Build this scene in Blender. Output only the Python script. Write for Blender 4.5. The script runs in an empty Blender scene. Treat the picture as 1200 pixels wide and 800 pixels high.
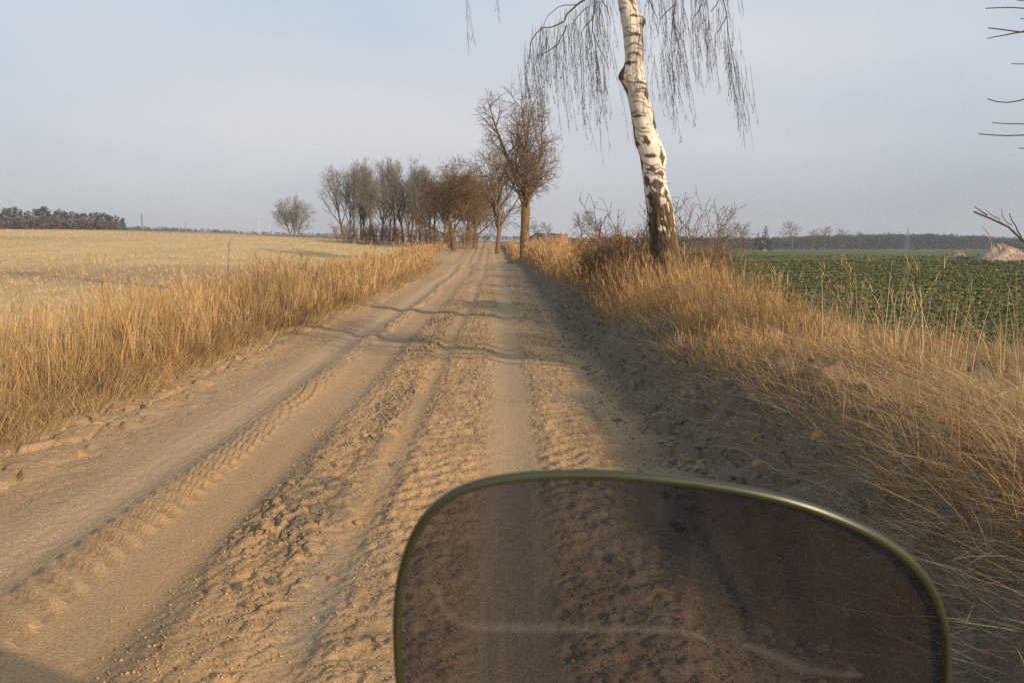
import bpy, bmesh, math, random
import numpy as np
from mathutils import Vector, Matrix, Euler
random.seed(7)
RN = np.random.default_rng(11)
D2 = bpy.data
SC = bpy.context.scene
COL = SC.collection
FX, HCAM, HOR = 942.0, 1.6, 283.0          # focal length and horizon in photograph pixels, eye height in metres
PITCH = math.atan((400 - HOR) / FX)

# ------------------------------------------------------------------ camera, world, sun, exposure
cam = D2.cameras.new("camera")
cam_o = D2.objects.new("camera", cam); COL.objects.link(cam_o)
cam_o.location = (0, 0, HCAM)
cam_o.rotation_euler = (math.pi / 2 - PITCH, 0, 0)
cam.sensor_width = 36.0
cam.lens = FX / 1200 * 36
cam.clip_start, cam.clip_end = 0.02, 6000
cam.dof.use_dof = True
cam.dof.focus_distance = 16
cam.dof.aperture_fstop = 8.0
SC.camera = cam_o

SUN_EL = math.radians(20)
LDIR = Vector((-0.755, 0.655, 0)).normalized()          # horizontal travel of the light
w = D2.worlds.new("World"); SC.world = w; w.use_nodes = True
nt = w.node_tree; nt.nodes.clear()
def N(nt, t, **k):
    n = nt.nodes.new(t)
    for a, b in k.items():
        if a.startswith('i_'):
            n.inputs[a[2:].replace('_', ' ')].default_value = b
        else:
            setattr(n, a, b)
    return n
sky = N(nt, 'ShaderNodeTexSky', sky_type='NISHITA', sun_disc=False, sun_elevation=SUN_EL,
        sun_rotation=math.atan2(-LDIR.x, -LDIR.y), air_density=1.0, dust_density=2.0, ozone_density=1.5)
tc = N(nt, 'ShaderNodeTexCoord')
mp = N(nt, 'ShaderNodeMapping'); mp.inputs['Scale'].default_value = (1.4, 1.4, 4.5)
mp.inputs['Rotation'].default_value = (0, 0.35, 0)
nz = N(nt, 'ShaderNodeTexNoise'); nz.inputs['Scale'].default_value = 1.1; nz.inputs['Detail'].default_value = 4; nz.inputs['Roughness'].default_value = .45
cr = N(nt, 'ShaderNodeValToRGB')
cr.color_ramp.elements[0].position = .40; cr.color_ramp.elements[0].color = (0, 0, 0, 1)
cr.color_ramp.elements[1].position = .70; cr.color_ramp.elements[1].color = (1, 1, 1, 1)
sep = N(nt, 'ShaderNodeSeparateXYZ')
zr = N(nt, 'ShaderNodeValToRGB')                      # thin winter veil, greyer low down
e = zr.color_ramp.elements
e[0].position = 0.0; e[0].color = (4.7, 4.95, 5.5, 1)
e[1].position = 0.9; e[1].color = (3.0, 4.3, 5.7, 1)
m = e.new(.12); m.color = (5.4, 6.0, 6.85, 1)
m = e.new(.34); m.color = (5.4, 7.2, 8.7, 1)
mixv = N(nt, 'ShaderNodeMix', data_type='RGBA'); mixv.inputs[0].default_value = .78
mixc = N(nt, 'ShaderNodeMix', data_type='RGBA'); mixc.inputs[7].default_value = (8.3, 7.9, 8.0, 1)
cm = N(nt, 'ShaderNodeMath', operation='MULTIPLY'); cm.inputs[1].default_value = .62
bg = N(nt, 'ShaderNodeBackground'); bg.inputs['Strength'].default_value = .087
wo = N(nt, 'ShaderNodeOutputWorld')
L = nt.links.new
L(tc.outputs['Generated'], mp.inputs[0]); L(mp.outputs[0], nz.inputs['Vector']); L(nz.outputs[0], cr.inputs[0])
L(tc.outputs['Generated'], sep.inputs[0]); L(sep.outputs[2], zr.inputs[0])
L(sky.outputs[0], mixv.inputs[6]); L(zr.outputs[0], mixv.inputs[7])
L(mixv.outputs[2], mixc.inputs[6]); L(cr.outputs[0], cm.inputs[0]); L(cm.outputs[0], mixc.inputs[0])
L(mixc.outputs[2], bg.inputs[0]); L(bg.outputs[0], wo.inputs[0])

sl = D2.lights.new("sun", 'SUN'); sl.energy = 4.5; sl.angle = math.radians(1.0); sl.color = (1, .80, .56)
so = D2.objects.new("sun", sl); COL.objects.link(so)
ld = Vector((LDIR.x * math.cos(SUN_EL), LDIR.y * math.cos(SUN_EL), -math.sin(SUN_EL)))
so.rotation_euler = ld.to_track_quat('-Z', 'Y').to_euler(); so.location = (20, -30, 40)

SC.view_settings.view_transform = 'Standard'; SC.view_settings.look = 'None'
SC.view_settings.exposure = 0.22; SC.view_settings.gamma = 1.0
SC.render.engine = 'CYCLES'
SC.cycles.use_denoising = False
SC.cycles.max_bounces = 6; SC.cycles.diffuse_bounces = 2; SC.cycles.glossy_bounces = 2
SC.cycles.transmission_bounces = 3; SC.cycles.transparent_max_bounces = 6; SC.cycles.volume_bounces = 0

# ------------------------------------------------------------------ helpers
def ss(a, b, x):
    t = np.clip((x - a) / (b - a), 0, 1); return t * t * (3 - 2 * t)
def _hash(xi, yi, s):
    h = (xi.astype(np.int64) * 374761393 + yi.astype(np.int64) * 668265263 + s * 974634777) & 0xffffffff
    h = ((h ^ (h >> 13)) * 1274126177) & 0xffffffff
    h = ((h ^ (h >> 16)) * 2246822519) & 0xffffffff
    return ((h ^ (h >> 15)) & 0xffffff) / float(0xffffff)
def vn(x, y, s=0):
    xi = np.floor(x); yi = np.floor(y); fx = x - xi; fy = y - yi
    fx = fx * fx * (3 - 2 * fx); fy = fy * fy * (3 - 2 * fy)
    a = _hash(xi, yi, s); b = _hash(xi + 1, yi, s); c = _hash(xi, yi + 1, s); d = _hash(xi + 1, yi + 1, s)
    return (a + (b - a) * fx) * (1 - fy) + (c + (d - c) * fx) * fy
def fbm(x, y, o=4, s=0, g=.5):
    v = 0; a = 1; t = 0
    for i in range(o):
        v = v + a * vn(x * 2 ** i + i * 17.3, y * 2 ** i + i * 9.1, s + i); t += a; a *= g
    return v / t
def cells(x, y, s=0, j=.9):
    """F1, F2 of a jittered cell pattern and the id of the nearest cell"""
    xi = np.floor(x); yi = np.floor(y)
    f1 = np.full(x.shape, 9.); f2 = np.full(x.shape, 9.); cid = np.zeros(x.shape)
    for dx in (-1, 0, 1):
        for dy in (-1, 0, 1):
            cx = xi + dx; cy = yi + dy
            px = cx + .5 + (_hash(cx, cy, s) - .5) * j; py = cy + .5 + (_hash(cx, cy, s + 5) - .5) * j
            d = np.hypot(x - px, y - py); k = _hash(cx, cy, s + 9)
            near = d < f1
            f2 = np.where(near, f1, np.minimum(f2, d)); cid = np.where(near, k, cid); f1 = np.where(near, d, f1)
    return f1, f2, cid
def box(u, a, b, s=.08):
    return ss(a - s, a + s, u) * (1 - ss(b - s, b + s, u))
def at(px, py, y):
    """world point seen at pixel (px, py) of the photograph at forward distance y"""
    vx = (px - 600) / FX; vz = -(py - 400) / FX
    c, s = math.cos(PITCH), math.sin(PITCH)
    dx, dy, dz = vx, c + vz * s, -s + vz * c
    return Vector((dx / dy * y, y, HCAM + dz / dy * y))

def mesh_np(name, verts, faces_list, mats, cols=None, smooth=False, uvs=None):
    """faces_list: list of (n, k) index arrays"""
    me = D2.meshes.new(name)
    verts = np.asarray(verts, dtype=np.float32)
    me.vertices.add(len(verts)); me.vertices.foreach_set('co', verts.ravel())
    fl = [np.asarray(f, dtype=np.int32) for f in faces_list if len(f)]
    loops = np.concatenate([f.ravel() for f in fl]); tot = np.concatenate([np.full(len(f), f.shape[1], np.int32) for f in fl])
    me.loops.add(len(loops)); me.loops.foreach_set('vertex_index', loops)
    me.polygons.add(len(tot)); st = np.concatenate([[0], np.cumsum(tot)[:-1]]).astype(np.int32)
    me.polygons.foreach_set('loop_start', st); me.polygons.foreach_set('loop_total', tot)
    if smooth: me.polygons.foreach_set('use_smooth', np.ones(len(tot), bool))
    if cols is not None:
        ca = me.color_attributes.new('tint', 'FLOAT_COLOR', 'POINT')
        c4 = np.ones((len(verts), 4), np.float32); c4[:, :3] = cols
        ca.data.foreach_set('color', c4.ravel())
    for m in (mats if isinstance(mats, (list, tuple)) else [mats]): me.materials.append(m)
    me.update(calc_edges=True)
    return me
def link(name, me, parent=None, loc=None, kind=None):
    o = D2.objects.new(name, me); COL.objects.link(o)
    if parent is not None: o.parent = parent
    if loc is not None: o.location = loc
    if kind: o['kind'] = kind
    return o
def tag(o, label, cat, group=None):
    o['label'] = label; o['category'] = cat
    if group: o['group'] = group
    return o
def empty(name, loc, label, cat, group=None, rz=0):
    o = D2.objects.new(name, None); COL.objects.link(o); o.location = loc; o.rotation_euler = (0, 0, rz)
    return tag(o, label, cat, group)
def dup(root, loc, rz=0, sc=1, label=None, group=None):
    r = root.copy(); COL.objects.link(r); r.location = loc; r.rotation_euler = (0, 0, rz)
    r.scale = (sc, sc, sc) if not isinstance(sc, tuple) else sc
    if label: r['label'] = label
    if group: r['group'] = group
    for ch in root.children:
        c = ch.copy(); COL.objects.link(c); c.parent = r
        for g in ch.children:
            d = g.copy(); COL.objects.link(d); d.parent = c
    return r

# ------------------------------------------------------------------ materials
def newmat(name):
    m = D2.materials.new(name); m.use_nodes = True
    nt = m.node_tree; nt.nodes.clear()
    out = N(nt, 'ShaderNodeOutputMaterial')
    return m, nt, out
def lam(name, col=None, attr=True, rough=.9, transl=0, nscale=0, namt=.25, bump=0, bscale=30, spec=.1, detail=5):
    m, nt, out = newmat(name); L = nt.links.new
    b = N(nt, 'ShaderNodeBsdfPrincipled'); b.inputs['Roughness'].default_value = rough
    b.inputs['Specular IOR Level'].default_value = spec
    src = None
    if col is None:
        a = N(nt, 'ShaderNodeVertexColor', layer_name='tint'); src = a.outputs[0]
    else:
        a = N(nt, 'ShaderNodeRGB'); a.outputs[0].default_value = (*col, 1); src = a.outputs[0]
    tcn = N(nt, 'ShaderNodeTexCoord')
    if nscale:
        nz = N(nt, 'ShaderNodeTexNoise'); nz.inputs['Scale'].default_value = nscale; nz.inputs['Detail'].default_value = detail
        nz.inputs['Roughness'].default_value = .65
        L(tcn.outputs['Object'], nz.inputs['Vector'])
        mr = N(nt, 'ShaderNodeMapRange'); mr.inputs[1].default_value = .25; mr.inputs[2].default_value = .75
        mr.inputs[3].default_value = 1 - namt; mr.inputs[4].default_value = 1 + namt
        L(nz.outputs[0], mr.inputs[0])
        mx = N(nt, 'ShaderNodeVectorMath', operation='SCALE'); L(src, mx.inputs[0]); L(mr.outputs[0], mx.inputs['Scale']); src = mx.outputs[0]
    L(src, b.inputs['Base Color'])
    if bump:
        nb = N(nt, 'ShaderNodeTexNoise'); nb.inputs['Scale'].default_value = bscale; nb.inputs['Detail'].default_value = 6; nb.inputs['Roughness'].default_value = .7
        L(tcn.outputs['Object'], nb.inputs['Vector'])
        bp = N(nt, 'ShaderNodeBump'); bp.inputs['Strength'].default_value = 1; bp.inputs['Distance'].default_value = bump
        L(nb.outputs[0], bp.inputs['Height']); L(bp.outputs[0], b.inputs['Normal'])
    fin = b.outputs[0]
    if transl:
        t = N(nt, 'ShaderNodeBsdfTranslucent'); L(src, t.inputs[0])
        ms = N(nt, 'ShaderNodeMixShader'); ms.inputs[0].default_value = transl
        L(b.outputs[0], ms.inputs[1]); L(t.outputs[0], ms.inputs[2]); fin = ms.outputs[0]
    L(fin, out.inputs[0])
    return m
M_road = lam('dirt', nscale=70, namt=.42, bump=.012, bscale=80, detail=9)
M_field = lam('stubble_soil', nscale=9, namt=.3, bump=.03, bscale=12)
M_crop = lam('crop_soil', nscale=5, namt=.3, bump=.02, bscale=12)
M_clod = lam('clod', nscale=25, namt=.2, bump=.006, bscale=60)
M_grass = lam('dry_grass', rough=.7, transl=.16, spec=.12)
M_leaf = lam('crop_leaf', rough=.5, transl=.2, spec=.3)
M_bark = lam('bark_brown', (.19, .12, .066), nscale=6, namt=.4, bump=.03, bscale=14)
M_twig = lam('twig_brown', (.19, .13, .085), nscale=2, namt=.3)
M_twig_grey = lam('twig_grey', (.20, .172, .145), nscale=2, namt=.3)
M_bark_grey = lam('bark_grey', (.15, .125, .095), nscale=6, namt=.4, bump=.03, bscale=14)
M_twig_ochre = lam('twig_ochre', (.20, .132, .07), nscale=2, namt=.25)
M_twig_dark = lam('birch_twig', (.085, .068, .062), nscale=2, namt=.2)
M_bramble = lam('bramble_twig', (.25, .15, .09), nscale=3, namt=.35)
M_needle = lam('pine_needle', (.035, .052, .03), nscale=.8, namt=.4)
M_pbark = lam('pine_bark', (.16, .095, .07), nscale=2, namt=.3)
M_wood = lam('wood_mass', nscale=.15, namt=.3)

# ------------------------------------------------------------------ terrain
def cx(y): return -0.35 * (np.clip(y, 0, 260) / 24) ** 1.3
def zroad(y): return 1.15 * ss(62, 165, y) + .22 * np.exp(-((y - 49) / 9) ** 2) - .42 * np.exp(-((y - 70) / 9.5) ** 2)
def hmacro(x, y):
    x = np.asarray(x, float); y = np.asarray(y, float)
    u = x - cx(y)
    far = ss(15, 70, u)
    z = zroad(y) * (1 - far)
    # left field swelling to a crest
    A = np.interp(u, [-900, -300, -95, -70, -27, -10, -5], [1.5, 2.4, 2.75, 2.55, 1.35, .45, 0])
    z = z + A * ss(14, 140, y) * (1 - .75 * ss(150, 300, y))
    z = z + .16 * ss(-3.7, -4.8, u) * (1 - .5 * ss(60, 120, y))
    # right bank and field
    rise = .56 + .3 * (fbm(y * .35, u * .3, 3, 4) - .5)
    z = z + rise * ss(1.15, 2.45, u + .5 * (fbm(y * .5, u * 0, 2, 6) - .5)) * (1 - .68 * ss(2.9, 4.3, u)) * (1 - .6 * ss(40, 90, y))
    z = z - np.clip(y - 60, 0, 700) * .0082 * far
    z = z + (fbm(x * .5, y * .5, 3, 2) - .5) * .14 * (ss(2.2, 3.2, u) + ss(-4.2, -5.5, u))
    return z
def road_detail(u, y):
    near = 1 - ss(25, 70, y)
    wv = (.12 + .5 * ss(9, 45, y)) * (fbm(y * .22, y * 0 + 3.1, 2, 31) - .5)
    v = u + wv
    z = -.045 * np.exp(-((v + 2.45) / .17) ** 2) - .032 * box(v, -2.0, -1.5, .16) - .034 * np.exp(-((v + .85) / .13) ** 2)
    z = z - .05 * box(v, -.10, .22, .16) * .6 - .03 * box(v, .8, 1.15, .15)
    # longitudinal scratches in the smooth left rut
    z = z + .006 * box(v, -2.75, -2.3, .06) * (vn(v * 26, y * .4, 7) - .5) * near
    # lug imprints
    ph = (y + .55 * (v + 2.2)) / .185 + .5 * vn(y * .7, y * 0, 8)
    lug = ss(-.25, .45, np.sin(ph * 2 * np.pi))
    z = z + (.034 * lug - .008) * box(v, -2.26, -1.98, .045) * near * (.5 + .9 * fbm(y * 1.1, v * 2, 2, 9))
    ph2 = (y - .45 * v) / .21 + 1.6 * fbm(v * 3, y * 1.2, 3, 11)
    z = z + .015 * ss(-.2, .5, np.sin(ph2 * 2 * np.pi)) * (box(v, -.72, -.2, .08) + box(v, .3, .8, .08)) * near * ss(.3, .65, fbm(y * .8, v * 2, 3, 10))
    # central ridge of broken crust
    R = box(v, -1.46, -.95, .12) * (.45 + .55 * ss(.35, .6, fbm(v * .9, y * .35, 2, 37)))
    a = .5; p = v * math.cos(a) - y * math.sin(a); q = v * math.sin(a) + y * math.cos(a)
    f1, f2, cid = cells(p * 13 + 1.9 * fbm(p * 9, q * 6, 3, 3), q * 5.5 + 1.9 * fbm(p * 9 + 9, q * 6, 3, 4), 12)
    crust = ss(.03, .22, f2 - f1) * (.35 + .9 * cid)
    patch = ss(.38, .62, fbm(v * 2.3, y * .9, 3, 14))
    z = z + R * near * (.030 * crust * (.2 + .8 * patch) + .045 * (fbm(v * 18, y * 12, 4, 36, .7) - .5) - .004) + R * .008
    # crumbs
    z = z + .042 * (fbm(v * 15, y * 11, 4, 20, .65) - .5) * box(v, -.75, -.12, .1) * near
    z = z + .042 * (fbm(v * 15, y * 11, 4, 21, .65) - .5) * box(v, .24, .9, .1) * near
    f1, f2, cid = cells(v * 11, y * 9, 22)
    z = z + .02 * near * cid * (1 - ss(.1, .5, f1)) * (box(v, -.75, -.15, .08) + box(v, .3, .9, .08)) * .6
    # clods of the right side
    f1, f2, cid = cells(v * 6 + fbm(v * 9, y * 9, 2, 44), y * 4.5 + fbm(v * 9 + 5, y * 9, 2, 45), 23)
    cl = (1 - ss(.12, .55, f1)) * cid ** 2
    z = z + .10 * cl * ss(.95, 1.4, v) * near + .15 * (fbm(v * 4, y * 3, 6, 24, .66) - .5) * ss(.9, 1.5, v) * near
    # left shoulder
    sh = ss(-2.75, -3.1, v)
    f1, f2, cid = cells(v * 4, y * 3.2, 26)
    z = z + sh * near * (.05 * (fbm(v * 5, y * 4, 4, 25, .6) - .5) + .05 * ss(.05, .2, f2 - f1) * cid * box(v, -3.95, -3.25, .12))
    z = z + .018 * (fbm(v * 24, y * 17, 4, 28, .7) - .5) * near * (1 - .7 * box(v, -2.0, -1.5, .1) - .7 * box(v, -.1, .2, .1))
    z = z + .06 * (fbm(v * .8, y * .5, 3, 29) - .5)
    return z * ss(-4.35, -4.1, u) * (1 - ss(2.5, 2.72, u)) , R * near, patch, crust
def hfull(x, y):
    x = np.asarray(x, float); y = np.asarray(y, float); u = x - cx(y)
    return hmacro(x, y) + road_detail(u, y)[0]

def depth_rows(n, y0=2.3, y1=1800):
    # even steps in picture height at first, geometric later
    q = np.linspace(FX * HCAM / y0, FX * HCAM / 70, n)
    a = FX * HCAM / q
    b = np.geomspace(70, y1, 90)[1:]
    c = np.linspace(-45, y0, 60)[:-1]
    return np.concatenate([c, a, b])
def sheet(name, U, Y, zf, colf, mat):
    uu, yy = np.meshgrid(U, Y)
    x = uu + cx(yy); z, col = zf(uu, x, yy)
    v = np.stack([x, yy, z], -1).reshape(-1, 3)
    nc, nr = len(U), len(Y)
    i = (np.arange(nr - 1)[:, None] * nc + np.arange(nc - 1)[None]).ravel()
    f = np.stack([i, i + 1, i + nc + 1, i + nc], -1)
    me = mesh_np(name, v, [f], mat, col.reshape(-1, 3), smooth=True)
    return link(name, me, kind='structure')
def mix(a, b, t): return a * (1 - t[..., None]) + b * t[..., None]
A3 = np.array
def lo(y): return -2.4 * ss(34, 80, y)
def road_zf(u, x, y):
    d, R, patch, crust = road_detail(u, y)
    z = hmacro(x, y) + d
    wv = (.12 + .5 * ss(9, 45, y)) * (fbm(y * .22, y * 0 + 3.1, 2, 31) - .5); v = u + wv
    n1 = fbm(v * 1.4, y * .6, 4, 51); n2 = fbm(v * 5, y * 3, 4, 52)
    c = np.zeros(u.shape + (3,)) + A3([.455, .318, .183])
    c = mix(c, A3([.40, .305, .20]), ss(.4, .65, n1) * .8)
    c = mix(c, A3([.40, .32, .225]), .75 * np.exp(-((v + 2.48) / .2) ** 2))
    c = mix(c, A3([.36, .30, .215]), .8 * box(v, -1.0, -.74, .07) * ss(.3, .6, n1))
    c = mix(c, A3([.43, .335, .215]), .7 * box(v, -.15, .25, .06))
    c = mix(c, A3([.30, .215, .125]), .55 * ss(.45, .65, n2) * (box(v, -.74, -.15, .05) + box(v, .26, .9, .05)))
    # damp, dark soil showing in the broken crust
    damp = R * ss(.58, .46, fbm(v * 3, y * .8, 3, 53)) * (1 - .75 * crust)
    c = mix(c, A3([.18, .155, .122]), np.clip(damp * 1.5, 0, .8))
    c = mix(c, A3([.47, .32, .16]), R * ss(.5, .9, crust) * .5)
    # long shallow damp streak left of the ridge
    c = mix(c, A3([.22, .18, .13]), .5 * box(v, -1.55, -1.35, .07) * ss(.45, .6, fbm(v * 3, y * .5, 3, 58)))
    # brown humus at the right, straw litter at the left
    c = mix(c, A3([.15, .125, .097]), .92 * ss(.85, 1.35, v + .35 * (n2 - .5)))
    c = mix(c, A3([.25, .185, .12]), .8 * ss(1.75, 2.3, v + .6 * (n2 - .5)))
    c = mix(c, A3([.20, .178, .15]), .6 * ss(1.0, 1.5, v) * ss(.56, .68, fbm(v * 6, y * 5, 3, 57)))
    c = mix(c, A3([.39, .275, .15]), .6 * ss(-2.8, -3.3, v) * ss(.35, .6, n2))
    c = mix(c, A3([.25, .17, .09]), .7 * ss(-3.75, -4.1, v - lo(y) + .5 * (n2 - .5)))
    c = c * A3([1.04, .94, .87])
    return z, c
U_road = np.unique(np.concatenate([np.linspace(-4.4, -3.2, 90), np.linspace(-3.2, 1.2, 430), np.linspace(1.2, 2.75, 120)]))
Y_road = depth_rows(470)
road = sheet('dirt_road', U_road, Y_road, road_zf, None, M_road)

def lo(y): return -2.4 * ss(34, 80, y)
def left_zf(u, x, y):
    z = hmacro(x, y) - .012 * ss(-4.6, -4.35, u)
    n = fbm(x * .05, y * .016, 4, 61); n2 = fbm(x * .6, y * .35, 4, 62); n3 = fbm(x * .012, y * .06, 3, 63)
    z = z + (fbm(x * 1.1, y * .8, 3, 64) - .5) * .12 * ss(-7, -9, u) * (1 - ss(40, 120, y))
    c = np.zeros(u.shape + (3,)) + A3([.55, .375, .185])
    c = mix(c, A3([.62, .455, .25]), ss(.42, .62, n2) * .75)
    c = mix(c, A3([.36, .235, .14]), ss(.50, .66, n3) * .75)
    c = mix(c, A3([.26, .19, .115]), ss(.58, .7, n) * .5)
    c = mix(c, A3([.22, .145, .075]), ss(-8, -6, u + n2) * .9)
    c = mix(c, A3([.40, .285, .16]), ss(-4.1, -3.7, u - lo(y) + .4 * (n2 - .5)))
    c = mix(c, A3([.09, .1, .05]), ss(260, 420, y))
    return z, c
U_left = -(4.32 + np.concatenate([np.linspace(0, 20, 150), np.geomspace(20, 1700, 120)[1:]]))[::-1]
Y_side = depth_rows(200)
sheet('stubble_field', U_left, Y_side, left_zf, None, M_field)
def right_zf(u, x, y):
    z = hmacro(x, y) - .012 * (1 - ss(2.6, 2.9, u))
    n2 = fbm(x * .7, y * .5, 4, 72); n3 = fbm(x * .02, y * .05, 3, 73)
    c = np.zeros(u.shape + (3,)) + A3([.11, .132, .052])
    c = mix(c, A3([.13, .135, .055]), ss(.4, .65, n3))
    c = mix(c, A3([.24, .20, .11]), .8 * box(y, 92, 112, 8) * ss(.42, .55, fbm(x * .03, y * .03, 2, 75)))
    nearg = 1 - ss(60, 85, y)
    c = mix(c, A3([.10, .085, .045]), nearg * .3)
    c = mix(c, A3([.20, .135, .075]), (1 - ss(5.0, 6.2, u + 1.2 * (n2 - .5))))
    c = mix(c, A3([.22, .17, .12]), (1 - ss(2.9, 3.6, u + .8 * (n2 - .5))) * .7)
    return z, c
U_right = 2.66 + np.concatenate([np.linspace(0, 20, 150), np.geomspace(20, 1700, 120)[1:]])
sheet('crop_field', U_right, Y_side, right_zf, None, M_crop)

# ------------------------------------------------------------------ grass
def blades(P, H, az, lean, wd, droop, col, yaw=None, pw=1.7):
    n = len(P); T = np.array([0, .38, .74, 1.]); W = np.array([1, .85, .55, 0])
    yaw = RN.uniform(0, np.pi, n) if yaw is None else yaw
    dx, dy = np.cos(az), np.sin(az); sx, sy = np.cos(yaw), np.sin(yaw)
    V = np.zeros((n, 7, 3), np.float32)
    k = 0
    for i, t in enumerate(T):
        hx = lean * H * t ** pw
        zz = H * (t - droop * t * t)
        c = np.stack([P[:, 0] + dx * hx, P[:, 1] + dy * hx, P[:, 2] + zz], -1)
        if i < 3:
            o = np.stack([sx, sy, 0 * sx], -1) * (wd * W[i] * .5)[:, None]
            V[:, k] = c - o; V[:, k + 1] = c + o; k += 2
        else:
            V[:, k] = c
    b = (np.arange(n) * 7)[:, None]
    q = np.concatenate([b + np.array([[0, 1, 3, 2]]), b + np.array([[2, 3, 5, 4]])]); t3 = b + np.array([[4, 5, 6]])
    C = np.repeat(col, 7, axis=0)
    tip = V[:, 6].copy()
    return [V.reshape(-1, 3), q, t3, C], tip
def join(parts):
    vs, qs, ts, cs = [], [], [], []; o = 0
    for V, q, t, C in parts:
        vs.append(V); qs.append(q + o); ts.append(t + o); cs.append(C); o += len(V)
    return np.concatenate(vs), np.concatenate(qs), np.concatenate(ts), np.concatenate(cs)
PAL = A3([[.52, .325, .14], [.62, .45, .24], [.40, .235, .105], [.25, .14, .07], [.50, .375, .215], [.56, .345, .13], [.17, .18, .07], [.53, .28, .10]]) * A3([1.0, 1.02, 1.05])
def palette(n, wts, var=.14):
    wts = list(wts) + [0] * (len(PAL) - len(wts)); i = RN.choice(len(PAL), n, p=A3(wts) / sum(wts))
    return PAL[i] * (1 + RN.normal(0, var, (n, 1))).clip(.5, 1.5)
def tufts(n, y0, y1, u0, u1, hfun, per=(12, 30), lean=(.08, .45), wts=(3, 2, 2, 1, 2, 2), wk=.00062, spread=.10, dens=None, bias=None, heads=.3, ypow=0., leanb=(0, 0)):
    """tuft centres evenly spread over the picture (density falls with distance), blades fanning out of each"""
    y = y0 * (y1 / y0) ** RN.random(n)
    u = RN.uniform(u0, u1, n)
    if dens is not None:
        k = RN.random(n) < dens(u, y); y, u = y[k], u[k]; n = len(y)
    cnt = RN.integers(per[0], per[1], n)
    idx = np.repeat(np.arange(n), cnt); m = len(idx)
    ty = y[idx]; far = np.clip(ty / 8, .8, 4)
    ang = RN.uniform(0, 2 * np.pi, m); r = spread * far * np.sqrt(RN.random(m))
    x = u[idx] + cx(ty) + r * np.cos(ang); yy = ty + r * np.sin(ang) * 1.2
    z = hmacro(x, yy) - .02
    hh = hfun(u, y) * (1 + RN.normal(0, .24, n)).clip(.4, 1.4); H = hh[idx] * RN.uniform(.45, 1.08, m)
    la = RN.uniform(lean[0], lean[1], m)
    tb = (RN.normal(0, .12, (n, 2)) * np.where(RN.random((n, 1)) < .18, 3.2, 1))[idx] + A3(leanb)[None]
    lx = la * np.cos(ang) * .8 + tb[:, 0]; ly = la * np.sin(ang) * .8 + tb[:, 1]
    az = np.arctan2(ly, lx); le = np.hypot(lx, ly)
    wd = np.maximum(.0032, wk * ty) * RN.uniform(.7, 1.4, m)
    tc_ = palette(n, wts, .10)[idx]; c = .45 * tc_ + .55 * palette(m, wts, .24)
    P = np.stack([x, yy, z], -1)
    parts = []
    b, tip = blades(P, H, az, le, wd, RN.uniform(.0, .22, m) * le, c); parts.append(b)
    if heads:
        k = (RN.random(m) < heads) & (H > .75 * hh[idx]); hp = tip[k]; hn = len(hp)
        for j in range(3):
            hl = RN.uniform(.07, .16, hn)
            b, _ = blades(hp - A3([0, 0, 1])[None] * (j * .03 + .02), hl, az[k] + RN.normal(0, .8, hn), RN.uniform(.15, .7, hn),
                          np.maximum(.006, 1.3 * wk * ty[k]), np.zeros(hn), c[k] * A3([1.02, .98, .92])); parts.append(b)
    return parts
def stuff(name, parts, mat, label=None, cat=None):
    V, q, t, C = join(parts)
    me = mesh_np(name, V, [q, t], mat, C)
    o = link(name, me, kind='stuff')
    if label: tag(o, label, cat)
    return o
def lo(y): return -2.4 * ss(34, 80, y)
def lh(u, y): return np.interp(y, [3, 7.5, 9.5, 11, 14, 25, 45, 100], [.55, .58, .70, 1.0, .95, .92, .8, .7]) * (.35 + 1.25 * fbm(u * 1.1, y * .6, 3, 81)) * (1 - .55 * ss(-4.7, -5.9, u - lo(y))) * (1 - .5 * ss(-4.4, -3.9, u))
parts = tufts(4300, 4.5, 120, -8.6, -4.02, lh, wts=(2.6, 2.4, 2.2, 2.6, 1.6, 1.8, 0, 1.8), wk=.00055, per=(12, 28), lean=(.03, .30), dens=lambda u, y: (1 - .8 * ss(-4.7, -6.0, u - lo(y))) * (u < -4.02 + lo(y) + .5 * (vn(y * .8, y * 0, 87) - .5)))
parts += tufts(260, 4.5, 50, -4.6, -3.8, lambda u, y: .16 + 0 * y, per=(14, 28), lean=(.2, .8), wts=(.5, 0, 1, 1, 0, 0, 4), heads=0, dens=lambda u, y: ss(.5, .7, vn(y * .9, u, 93)))
parts += tufts(1000, 3.6, 60, -4.5, -3.75, lambda u, y: .24 + 0 * y, per=(10, 24), lean=(.5, 1.6), wts=(2, 1, 3, 2, 1, 1), heads=0, spread=.16)
parts += tufts(1500, 4.2, 60, -5.6, -3.95, lambda u, y: .26 + .2 * vn(u * 2, y, 94), per=(12, 24), lean=(.3, 1.4), wts=(.3, .3, 1.5, 4, .3, 0, .3), heads=0, spread=.16, dens=lambda u, y: 1.0 * (u < -3.95 + lo(y)))
stuff('verge_grass', parts, M_grass, 'tall golden dry grass along the left side of the dirt road', 'grass')
def rh(u, y): return np.interp(y, [3, 8, 10, 13, 20, 45, 100], [.16, .22, .5, .8, .92, .85, .6]) * (.6 + .8 * fbm(u * .9, y * .5, 2, 83)) * (1 - .5 * ss(3.3, 4.6, u)) * (1 - .5 * ss(2.6, 1.9, u))
parts = tufts(3400, 6.5, 130, 1.8, 5.2, rh, wts=(2, 1.5, 2.5, 2.6, 1.2, 1.5, 0, 3.5), wk=.00055, dens=lambda u, y: ss(1.75, 2.2, u + .6 * (fbm(y * .6, y * 0, 2, 84) - .5)) * (1 - .8 * ss(4, 5.2, u)) * ss(5.0, 10, y + 1.4 * (u - 2)), leanb=(-.1, .05))
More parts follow.
